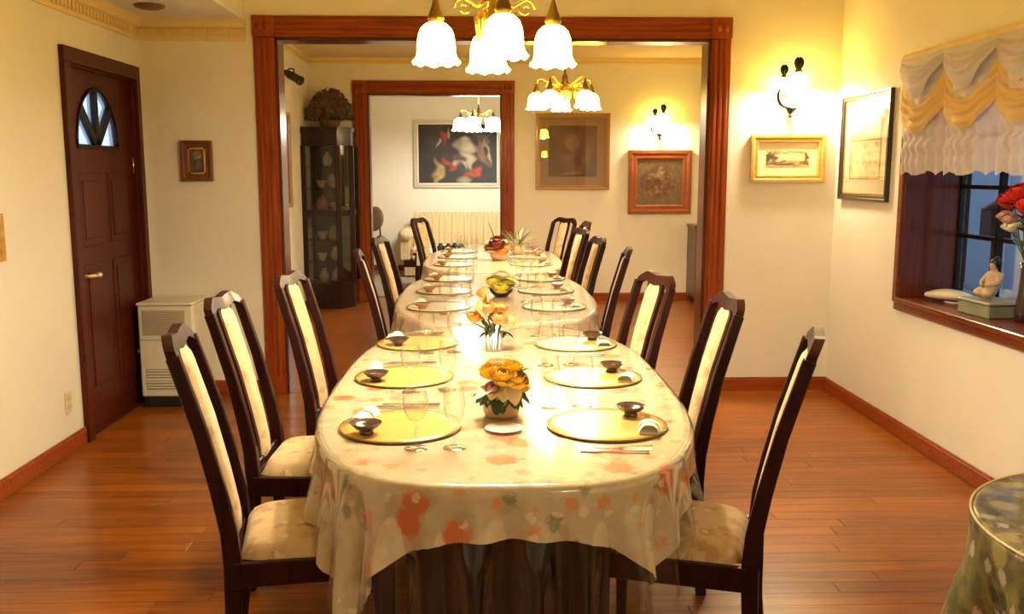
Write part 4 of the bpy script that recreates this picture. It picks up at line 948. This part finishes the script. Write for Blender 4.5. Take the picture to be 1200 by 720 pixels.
picture('framed_print', .505, .315, .052, .028, GOLDF, art_landscape, 'landscape print in a gilt wood frame below the sconce', 'picture', wall_M(2.025, YB-.001, 1.595, '-y'), 60, 40, matw=.06)
picture('framed_sketch', .73, .66, .035, .028, plain('black_lacquer_frame', (.035, .02, .01), .3, coat=.4), art_sketch, 'tall sketch with wide mat in a thin black frame', 'picture', wall_M(XR-.001, 5.705, 1.66, '-x') @ Matrix.Rotation(math.radians(0), 4, 'X'), 70, 80, matw=.10, glass=True, inner=(.010, BRASS))
picture('glazed_picture', .86, .875, .05, .03, BRONZEF, art_bronze, 'large square brown picture behind reflecting glass', 'picture', wall_M(1.0, Y2E-.001, 1.745, '-y'), 70, 70, glass=True)
picture('carved_panel', .74, .735, .105, .03, REDF, art_carved, 'square brown carved panel in a wide red wood frame', 'picture', wall_M(2.02, Y2E-.001, 1.395, '-y'), 80, 80)
picture('large_painting', 1.33, 1.02, .055, .04, SILF, art_far, 'large dark painting with red and cream figures in silver frame', 'painting', wall_M(-.435, Y3E-.001, 1.79, '-y'), 110, 90, pmat=PRINT, inner=(.015, WHITE))
picture('framed_picture', .45, .95, .045, .03, BRONZEF, art_dim, 'tall framed picture on wall beside the display cabinet', 'picture', wall_M(X2L+.001, 9.32, 1.63, '+x'), 20, 40, glass=True)
picture('framed_picture', .30, .22, .03, .025, GOLDF, art_dim, 'small gilt framed picture on wall beside the entrance door', 'picture', wall_M(XL+.001, 4.165, 1.205, '+x'), 20, 16)

# ------------------------------------------------------------------ wall heater
ht = thing('wall_heater', 'cream enamel floor heater with grilles beside the entrance door', 'heater', (-2.045, 5.995, 0))
m = MB(); m.box(-.170, .160, -.165, .165, 0, .07, .006); m.build('plinth', BLACK, ht)
m = MB(); m.box(-.180, .170, -.175, .17, .07, .665, .010); hb = m.build('body', HEATW, ht)
m = MB(); m.box(-.185, .175, -.185, .175, .665, .682, .006); m.build('top_cover', HEATW, ht)
m = MB(); m.box(-.150, .120, -.179, -.174, .475, .635, .002); m.build('grille_recess', HEATG, hb)
m = MB()
for k in range(14): m.box(-.145, .115, -.183, -.178, .481+.011*k, .486+.011*k)
q = m.build('grille_bars', plain('grille_bar', (.56, .49, .34), .5), hb); q['kind'] = 'stuff'
for (z0, z1) in ((.195, .255), (.12, .18)):
    m = MB(); m.box(-.145, .12, -.178, -.174, z0, z1, .002); lv = m.build('louvre_recess', HEATG, hb)
    for k in range(3): m = MB(); m.box(-.14, .115, -.184, -.177, z0+.008+.018*k, z0+.016+.018*k, .002); m.build('louvre', HEATW, lv)
m = MB(); m.box(-.18, .17, -.177, -.173, .44, .446); m.build('panel_seam', HEATG, hb)
m = MB(); m.tube([(-.180, -.10, .36), (-.200, -.10, .36)], .010, 10); m.ball((-.205, -.10, .36), .016); m.build('gas_knob', WHITE, ht)

# outlet, ceiling disc, security camera
ot = thing('wall_outlet', 'beige wall outlet plate near the entrance door', 'outlet', (XL, 4.875, .275))
m = MB(); m.box(0, .007, -.037, .037, -.06, .06, .003); m.build('plate', PLATE, ot)
for z in (-.022, .022): m = MB(); m.box(.005, .009, -.016, .016, z-.015, z+.015, .002); m.build('socket', plain('socket', (.62, .50, .32), .4), ot)
m = MB(); m.lathe([(0, -.022), (.06, -.022), (.085, -.012), (.09, 0)], 28, TR(-1.98, 5.65, ZLOW)); tag(m.build('ceiling_disc', plain('brown_disc', (.16, .075, .03), .5)), 'round brown ceiling fitting near the dentil cornice', 'ceiling fitting')
sc_ = thing('security_camera', 'small black security camera on the middle room wall', 'camera', (X2L, 9.50, 2.50))
m = MB(); m.lathe([(.03, 0), (.03, .012), (.012, .02)], 14, Matrix.Rotation(PI/2, 4, 'Y')); m.build('mount', BLACK, sc_)
m = MB(); m.tube([(0, 0, 0), (.05, -.02, .035), (.10, -.05, .03), (.10, -.05, -.02)], .008, 8); m.build('bracket', BLACK, sc_)
M = TR(.10, -.05, -.05) @ Vector((.75, -.45, -.42)).to_track_quat('Z', 'Y').to_matrix().to_4x4()
m = MB(); m.lathe([(0, -.08), (.038, -.08), (.042, -.06), (.042, .07), (.046, .075), (.046, .10), (.036, .10), (.034, .085), (0, .085)], 18, M, caps=False); m.build('housing', BLACK, sc_)

# ------------------------------------------------------------------ display cabinet with dried flowers
cb_ = thing('display_cabinet', 'tall dark wood glass display cabinet in the room corner', 'cabinet', (0, 0, 0))
PLN = [(-2.0, 10.17), (-1.625, 10.17), (-1.50, 10.34), (-1.50, 10.71), (-2.0, 10.71)]
def inset(p, k): cx, cy = -1.76, 10.45; return [(cx+(x-cx)*k, cy+(y_-cy)*k) for x, y_ in p]
m = MB(); m.prism(PLN, 0, .28); m.prism(inset(PLN, 1.02), 0, .07); m.build('base', CABW, cb_)
m = MB(); m.prism(PLN, 1.80, 1.97); m.prism(inset(PLN, 1.05), 1.95, 2.0); m.build('cornice', CABW, cb_)
m = MB(); m.prism(inset(PLN, .99), 1.03, 1.09); m.build('middle_rail', CABW, cb_)
for (x, y_) in PLN: m = MB(); m.box(x-.028, x+.028, y_-.028, y_+.028, .28, 1.80, .006); m.build('corner_post', CABW, cb_)
m = MB(); m.box(-2.0, -1.5, 10.695, 10.71, .28, 1.80); m.build('back_panel', plain('cabinet_back', (.035, .024, .016), .5), cb_)
for (a, b_) in ((0, 1), (1, 2), (2, 3)):
    for (z0, z1) in ((.28, 1.03), (1.09, 1.80)):
        (xa, ya), (xb, yb_) = PLN[a], PLN[b_]; m = MB(); vs = [(xa, ya, z0), (xb, yb_, z0), (xb, yb_, z1), (xa, ya, z1)]
        nrm = Vector((yb_-ya, -(xb-xa), 0)).normalized()*-.004; vs += [tuple(Vector(v)+nrm) for v in vs]
        m.add(vs, [(0, 1, 2, 3), (7, 6, 5, 4), (0, 4, 5, 1), (1, 5, 6, 2), (2, 6, 7, 3), (3, 7, 4, 0)]); m.build('glass_pane', GLZ, cb_)
for z in (.52, .76, 1.33, 1.57): m = MB(); m.prism(inset(PLN, .93), z, z+.008); m.build('shelf', GLZ, cb_)
m = MB(); m.tube([(-1.555, 10.245, 1.15), (-1.548, 10.232, 1.15)], .012, 8); m.ball((-1.547, 10.230, 1.15), .014); m.build('knob', BRASS, cb_)
GILT = plain('gilt_china', (.40, .29, .14), .35, coat=.4)
CHN = plain('cream_china', (.80, .72, .55), .25, coat=.5)
VASEP = [(0, 0), (.035, 0), (.04, .01), (.058, .06), (.05, .10), (.022, .13), (.03, .155), (.027, .155), (.018, .13), (0, .12)]
CUPP = [(0, 0), (.03, 0), (.03, .008), (.055, .06), (.06, .085), (.056, .085), (.05, .055), (0, .015)]
JARP = [(0, 0), (.05, 0), (.065, .05), (.06, .10), (.04, .12), (.045, .13), (.02, .145), (.012, .165), (0, .17)]
CABCH_DIM = plain('cabinet_china_dimmed', (.46, .40, .30), .25, coat=.5)  # cream china with the dim cabinet light put into its base colour
items = [(.285, 'vase', VASEP, GILT, 'gilt vase on cabinet floor', -1.83), (.285, 'covered_jar', JARP, CABCH_DIM, 'cream covered jar on the cabinet floor', -1.69), (.528, 'teacup', CUPP, CABCH_DIM, 'cream teacup on the lowest glass shelf', -1.85), (.528, 'vase', VASEP, CABCH_DIM, 'cream vase on the lowest glass shelf', -1.71), (.768, 'teacup', CUPP, GILT, 'gilt teacup on the shelf below middle rail', -1.84), (.768, 'covered_jar', JARP, GILT, 'gilt covered jar on shelf below middle rail', -1.70),
         (1.091, 'covered_jar', JARP, LACQ2, 'brown covered jar on the cabinet middle rail', -1.83), (1.091, 'teacup', CUPP, CABCH_DIM, 'cream teacup on the cabinet middle rail', -1.70), (1.338, 'teacup', CUPP, CABCH_DIM, 'cream cup on the shelf above middle rail', -1.84), (1.338, 'vase', VASEP, GILT, 'gilt vase on the shelf above middle rail', -1.72), (1.578, 'vase', VASEP, CABCH_DIM, 'cream bottle vase on the topmost glass shelf', -1.76)]
for (z, nm, pr, mt, lab, x) in items:
    m = MB(); m.lathe(pr, 20, caps=False); tag(m.build(nm, mt, None, (x, 10.32+random.uniform(-.02, .04), z)), lab, nm.replace('_', ' ').split()[-1], 'china in the display cabinet')
dfl = thing('dried_flowers', 'brown dried flower bunch in a basket on the cabinet', 'flowers', (-1.74, 10.45, 2.0))
m = MB(); m.lathe([(0, 0), (.09, 0), (.12, .08), (.11, .08), (.08, .01), (0, .01)], 18, caps=False, wob=lambda r, z, a: (r*(1+.02*math.cos(18*a)), z)); m.build('basket', DRY, dfl)
m = MB(); r_ = random.Random(5)
for k in range(2600):
    a = r_.uniform(0, 2*PI); q = r_.random()**.5; x, y_ = .27*q*math.cos(a), .22*q*math.sin(a); z = .08+(.36*(1-q*q*.7))*r_.random()**.6
    s = r_.uniform(.008, .02); M = TR(x, y_, z) @ Matrix.Rotation(r_.uniform(0, 6), 4, 'X') @ RZ(r_.uniform(0, 6)); m.add([(-s, -s*.5, 0), (s, -s*.5, 0), (s*.4, s, s*.3), (-s*.4, s, 0)], [(0, 1, 2, 3)], False, M)
for k in range(60):
    a = r_.uniform(0, 2*PI); q = r_.uniform(.1, .26); m.tube([(.03*math.cos(a), .03*math.sin(a), .03), (q*math.cos(a), q*math.sin(a), r_.uniform(.15, .36))], .0025, 4)
q = m.build('dry_florets', DRY, dfl); q['kind'] = 'stuff'

# sideboard at the right of the middle room
sb = thing('sideboard', 'dark grey brown sideboard beside the right doorway jamb', 'sideboard', (2.68, 10.50, 0))
SBW = wood('sideboard_wood', (.075, .045, .028), (.12, .075, .045), .4, .2, 'z')
m = MB(); m.box(-.32, .32, -.22, .22, .08, .88, .006); bd = m.build('body', SBW, sb)
m = MB(); m.box(-.335, .335, -.235, .225, .88, .915, .006); m.build('top', SBW, sb)
for sx in (-1, 1):
    for sy in (-1, 1): m = MB(); m.box(sx*.29-.02, sx*.29+.02, sy*.19-.02, sy*.19+.02, 0, .08, .003); m.build('foot', SBW, sb)
    m = MB(); m.box(sx*.155-.14, sx*.155+.14, -.232, -.218, .12, .84, .006); dr = m.build('door', SBW, bd)
    m = MB(); m.ball((sx*.04, -.240, .5), .012); m.build('knob', BRASS, dr)

# ------------------------------------------------------------------ sofa room
SOFAM, nt, b = new_mat('striped_sofa_fabric'); mp = coords(nt, 'Object', (1, 1, 1)); wv = node(nt, 'ShaderNodeTexWave', i_Scale=5.2, i_Distortion=0.2, bands_direction='X'); nt.links.new(mp.outputs[0], wv.inputs[0])
rp = ramp(nt, [(.25, (.54, .40, .21)), (.7, (.61, .47, .27))]); nt.links.new(wv.outputs[0], rp.inputs[0]); nt.links.new(rp.outputs[0], b.inputs['Base Color']); b.inputs['Roughness'].default_value = .8
sf = thing('sofa', 'cream striped sofa with rolled arms under the large painting', 'sofa', (-.10, 13.62, .011))
m = MB(); m.box(-1.10, 1.10, -.40, .42, .14, .24, .01); m.build('wood_base', CHAIRW, sf)
for sx in (-1, 1):
    for sy in (-.35, .37): m = MB(); m.tube([(sx*1.04, sy, 0), (sx*1.04, sy, .14)], [.7, 1], flat=(.05, .05)); m.build('foot', CHAIRW, sf)
    m = MB(); m.tube([(sx*1.08, -.43, .60), (sx*1.08, .40, .60)], .095, 16); m.box(sx*1.08-.075, sx*1.08+.075, -.42, .40, .24, .60, .02); m.build('arm', SOFAM, sf)
for k, x0 in enumerate((-1.0, -.335, .33)):
    x1 = x0+.665
    m = MB(); m.box(x0+.004, x1-.004, -.42, .22, .24, .43, .035); m.build('seat_cushion', SOFAM, sf)
    bc = None
    m = MB(); n = 7
    for q in range(n):
        a0, a1 = x0+.665*q/n, x0+.665*(q+1)/n
        m.tube([((a0+a1)/2, .20, .40), ((a0+a1)/2, .24, .60), ((a0+a1)/2, .30, .84), ((a0+a1)/2, .33, .875)], [.9, 1, 1, .8], flat=((a1-a0)*1.02, .12))
    m.build('back_cushion', SOFAM, sf)
m = MB(); m.box(-1.02, 1.02, .30, .42, .24, .82, .03); m.build('back_frame', SOFAM, sf)
m = MB(); m.box(-1.09, 1.09, -.405, -.39, .02, .14, .003); m.build('skirt', SOFAM, sf)
ct = thing('coffee_table', 'low table with a white cloth before the sofa', 'table', (-.40, 12.1, .011))
m = MB(); m.box(-.55, .55, -.32, .32, .44, .47, .006); m.build('top', CHAIRW, ct)
for sx in (-1, 1):
    for sy in (-1, 1): m = MB(); m.box(sx*.5-.025, sx*.5+.025, sy*.27-.025, sy*.27+.025, 0, .44, .003); m.build('leg', CHAIRW, ct)
cx0, cy0 = -.40, 12.1
m = MB(); m.box(-.50, .50, -.34, .34, 0, .004); m.box(-.50, .50, -.344, -.340, -.16, .004); tag(m.build('table_runner', LINEN, None, (cx0, cy0, .482)), 'white cloth on the low table before the sofa', 'tablecloth')
for k, (x, y_) in enumerate(((-.60, 11.95), (-.50, 11.90), (-.42, 12.0), (-.33, 11.92))):
    m = MB(); m.lathe([(0, 0), (.035, 0), (.05, .03), (.048, .07), (.03, .085), (.02, .10), (.026, .11), (.02, .11), (0, .09)], 16, caps=False); m.tube([(.045, 0, .07), (.08, 0, .06), (.075, 0, .03), (.045, 0, .025)], .006, 6)
    tag(m.build('black_jug', BLACK, None, (x, y_, .4865), k*1.3), 'small black jug on the low white-clothed table', 'jug', 'black jugs on the low table')
oc = thing('oval_back_chair', 'brown oval-backed chair half hidden by the inner doorway casing', 'chair', (-1.72, 13.25, .011), -.5)
m = MB(); m.lathe([(0, .03), (.12, .028), (.16, .012), (.165, 0), (.16, -.012), (.12, -.02), (0, -.02)], 28, TR(0, .19, .83) @ Matrix.Rotation(PI/2-.15, 4, 'X') @ Matrix.Diagonal((.95, 1.1, 1, 1)), caps=False); m.build('backrest', plain('brown_leather', (.16, .09, .05), .5), oc)
m = MB(); m.box(-.2, .2, -.2, .2, .40, .46, .02); m.build('seat', plain('tan_seat', (.3, .2, .11), .6), oc)
for sx in (-1, 1):
    m = MB(); m.tube([(sx*.17, .18, 0), (sx*.17, .18, .42)], .016, 8); m.build('leg', CHAIRW, oc); m = MB(); m.tube([(sx*.17, -.17, 0), (sx*.17, -.17, .42)], .016, 8); m.build('leg', CHAIRW, oc)
    m = MB(); m.tube([(sx*.10, .19, .42), (sx*.09, .19, .72)], .012, 8); m.build('back_stile', CHAIRW, oc)

# ------------------------------------------------------------------ valance
SHW = sheer('sheer_lavender', (.80, .74, .80), .82); SHY = sheer('gold_sheer', (.86, .60, .20), .88); SHP = sheer('sheer_peach', (.84, .70, .58), .80)
VY0, VY1, VZ = 3.23, 5.15, 2.125
va = thing('frilled_valance', 'sheer frilled balloon valance with gold swags over the window', 'curtain', (XR, 0, 0))
m = MB(); m.tube([(-.035, VY0, VZ), (-.035, VY1, VZ)], .014, 10); m.build('rod', CORN, va)
NS = 4; SW = (VY1-VY0)/NS
def scal(y_, ph=0): 
    t = ((VY1-y_)/SW+ph) % 1.0; return 4*t*(1-t)      # 0 at gathers, 1 mid-swag
def layer(name, mat, ztop, zbot, depth, ph, ruff, nv=26):
    m = MB()
    def fn(u, v):
        y_ = VY1-(VY1-VY0)*u; s = scal(y_, ph); zt = ztop(s); zb = zbot(s); z = zt+(zb-zt)*v
        pf = 1-abs(2*s-1) if False else 1
        fold = .014*math.sin(2*PI*(v*4.0+.35*s))*(.35+.65*s)*math.sin(PI*min(1, v*1.05))
        gath = .008*math.sin(2*PI*(y_/SW*ruff))*(.25+.75*v)
        return (-.03-depth-.05*math.sin(PI*v*.8)*s*(.5+.5*v)+fold+gath, y_, z)
    m.grid(fn, 240, nv); return m.build(name, mat, va)
layer('lower_ruffle', SHP, lambda s: VZ-.26, lambda s: 1.50+.012*math.cos(9*s), .000, 0.0, 6, 14)
layer('gold_swag', SHY, lambda s: VZ-.11-.10*s, lambda s: VZ-.28-.135*s, .020, 0.0, 3)
layer('upper_swag', SHW, lambda s: VZ-.005, lambda s: VZ-.06-.17*s**1.5, .034, 0.0, 3)
layer('heading', SHW, lambda s: VZ+.012, lambda s: VZ-.32, -.004, 0.0, 4, 10)
m = MB()
m.grid(lambda u, v: (-.045-.012*math.sin(PI*v)+.006*math.sin(80*u), VY1-(VY1-VY0)*u, VZ+.022-.05*v), 160, 6); m.build('rod_pocket', CORN, va)

# ------------------------------------------------------------------ sill ornaments
SZ = WZ0
cf = thing('ceramic_fish', 'cream ceramic fish lying on the window sill', 'ornament', (2.545, 4.86, SZ), math.radians(-52))
m = MB()
def fish(u, v):
    t = u; a = 2*PI*v; r = .054*math.sin(PI*min(1, t*.86+.07))**.7*(1-.35*t)+.004
    return (-.16+.27*t, r*1.25*math.cos(a), .034+.010*math.sin(3*t)+r*.62*math.sin(a))
m.grid(fish, 18, 14); m.build('body', CHN, cf)
m = MB(); m.prism([(.07, 0), (.15, .055), (.185, .06), (.145, 0), (.185, -.06), (.15, -.055)], .034, .048); m.build('tail_fin', CHN, cf)
m = MB(); m.prism([(-.06, .0), (.0, .03), (.03, .0), (.0, -.03)], 0, .008); m.build('side_fins', CHN, cf)
for sy in (-1, 1): m = MB(); m.ball((-.128, sy*.026, .050), .007, 8, 6); m.build('eye', LACQ, cf)
gb = thing('green_box', 'grey green box stand under the seated figurine', 'box', (2.50, 4.44, SZ), math.radians(4))
m = MB(); m.box(-.09, .09, -.13, .13, 0, .062, .006); m.build('body', plain('grey_green', (.24, .24, .14), .6, var=.15), gb)
m = MB(); m.box(-.095, .095, -.135, .135, .062, .078, .006); m.build('lid', plain('grey_green_lid', (.28, .28, .17), .6), gb)
ROBE = plain('cream_robe', (.50, .37, .23), .55, var=.08, vscale=12); HAIR = plain('black_hair', (.012, .010, .010), .35)
fg = thing('seated_figurine', 'seated figurine in a cream robe with black hair', 'figurine', (2.515, 4.445, SZ+.078), math.radians(-75))
sk = {'pel': ((0, 0, .035), .046), 'wai': ((0, .004, .075), .032), 'che': ((0, .0, .115), .034), 'nec': ((0, -.004, .143), .013), 'hea': ((0, -.010, .168), .022), 'crn': ((0, -.008, .185), .018),
      'ls': ((-.034, 0, .122), .017), 'le': ((-.052, -.022, .085), .014), 'lw': ((-.018, -.058, .072), .010), 'lf': ((-.004, -.066, .070), .008), 'rs': ((.034, 0, .122), .017), 're': ((.052, -.022, .085), .014), 'rw': ((.018, -.058, .076), .010), 'rf': ((.004, -.066, .074), .008),
      'lk': ((-.040, -.075, .034), .028), 'rk': ((.040, -.075, .034), .028), 'll': ((-.02, -.03, .018), .018), 'rl': ((.02, -.03, .018), .018)}
ed = [('pel', 'wai'), ('wai', 'che'), ('che', 'nec'), ('nec', 'hea'), ('hea', 'crn'), ('che', 'ls'), ('ls', 'le'), ('le', 'lw'), ('lw', 'lf'), ('che', 'rs'), ('rs', 're'), ('re', 'rw'), ('rw', 'rf'), ('pel', 'lk'), ('pel', 'rk'), ('lk', 'll'), ('rk', 'rl')]
ks = list(sk); me = bpy.data.meshes.new('body'); me.from_pydata([sk[k][0] for k in ks], [(ks.index(a), ks.index(b_)) for a, b_ in ed], [])
bo_ = bpy.data.objects.new('body', me); C.objects.link(bo_); bo_.parent = fg; md = bo_.modifiers.new('skin', 'SKIN'); md.use_smooth_shade = True
for i, k in enumerate(ks): me.skin_vertices[0].data[i].radius = (sk[k][1],)*2
me.skin_vertices[0].data[0].use_root = True; sd = bo_.modifiers.new('sub', 'SUBSURF'); sd.levels = 2; sd.render_levels = 2; me.materials.append(ROBE)
m = MB(); m.ball((0, .004, .180), (.029, .027, .027), 14, 10); m.ball((0, .012, .203), (.014, .014, .012), 10, 8); m.ball((0, .016, .158), (.019, .014, .022), 10, 8); m.build('hair', HAIR, fg)
fv = thing('artificial_bouquet', 'red roses with pink blossoms in a dark vase on sill', 'flowers', (2.55, 4.225, SZ))
m = MB(); m.lathe([(0, 0), (.04, 0), (.05, .05), (.035, .14), (.03, .24), (.04, .28), (.035, .28), (.022, .22), (0, .02)], 20, caps=False); m.build('vase', LACQ, fv)
for (x, y_, z, r, mt) in ((-.03, .12, .585, .062, RED), (-.05, .02, .62, .055, RED), (.0, .0, .54, .05, RED), (-.06, -.07, .57, .055, RED), (-.05, .10, .49, .035, PINKP), (-.04, .17, .50, .03, PINKP), (-.06, .05, .45, .03, CREAM), (-.02, .16, .45, .028, CREAM), (.04, .13, .47, .03, PINKP)):
    rose(fv, (x, y_, z), r, mt, 'blossom', .6, 2.2 if False else -PI/2); m = MB(); m.tube([(0, 0, .25), (x*.5, y_*.5, .38), (x, y_, z)], .003, 5); m.build('stem', LEAF, fv)
for k in range(14):
    a = rnd.uniform(0, 2*PI); rr_ = rnd.uniform(.07, .15); h = rnd.uniform(.38, .6); leaf(fv, (.03*math.cos(a), .03*math.sin(a)+.04, h-.04), (rr_*math.cos(a), rr_*math.sin(a)+.06, h), .024, LEAF, .2)
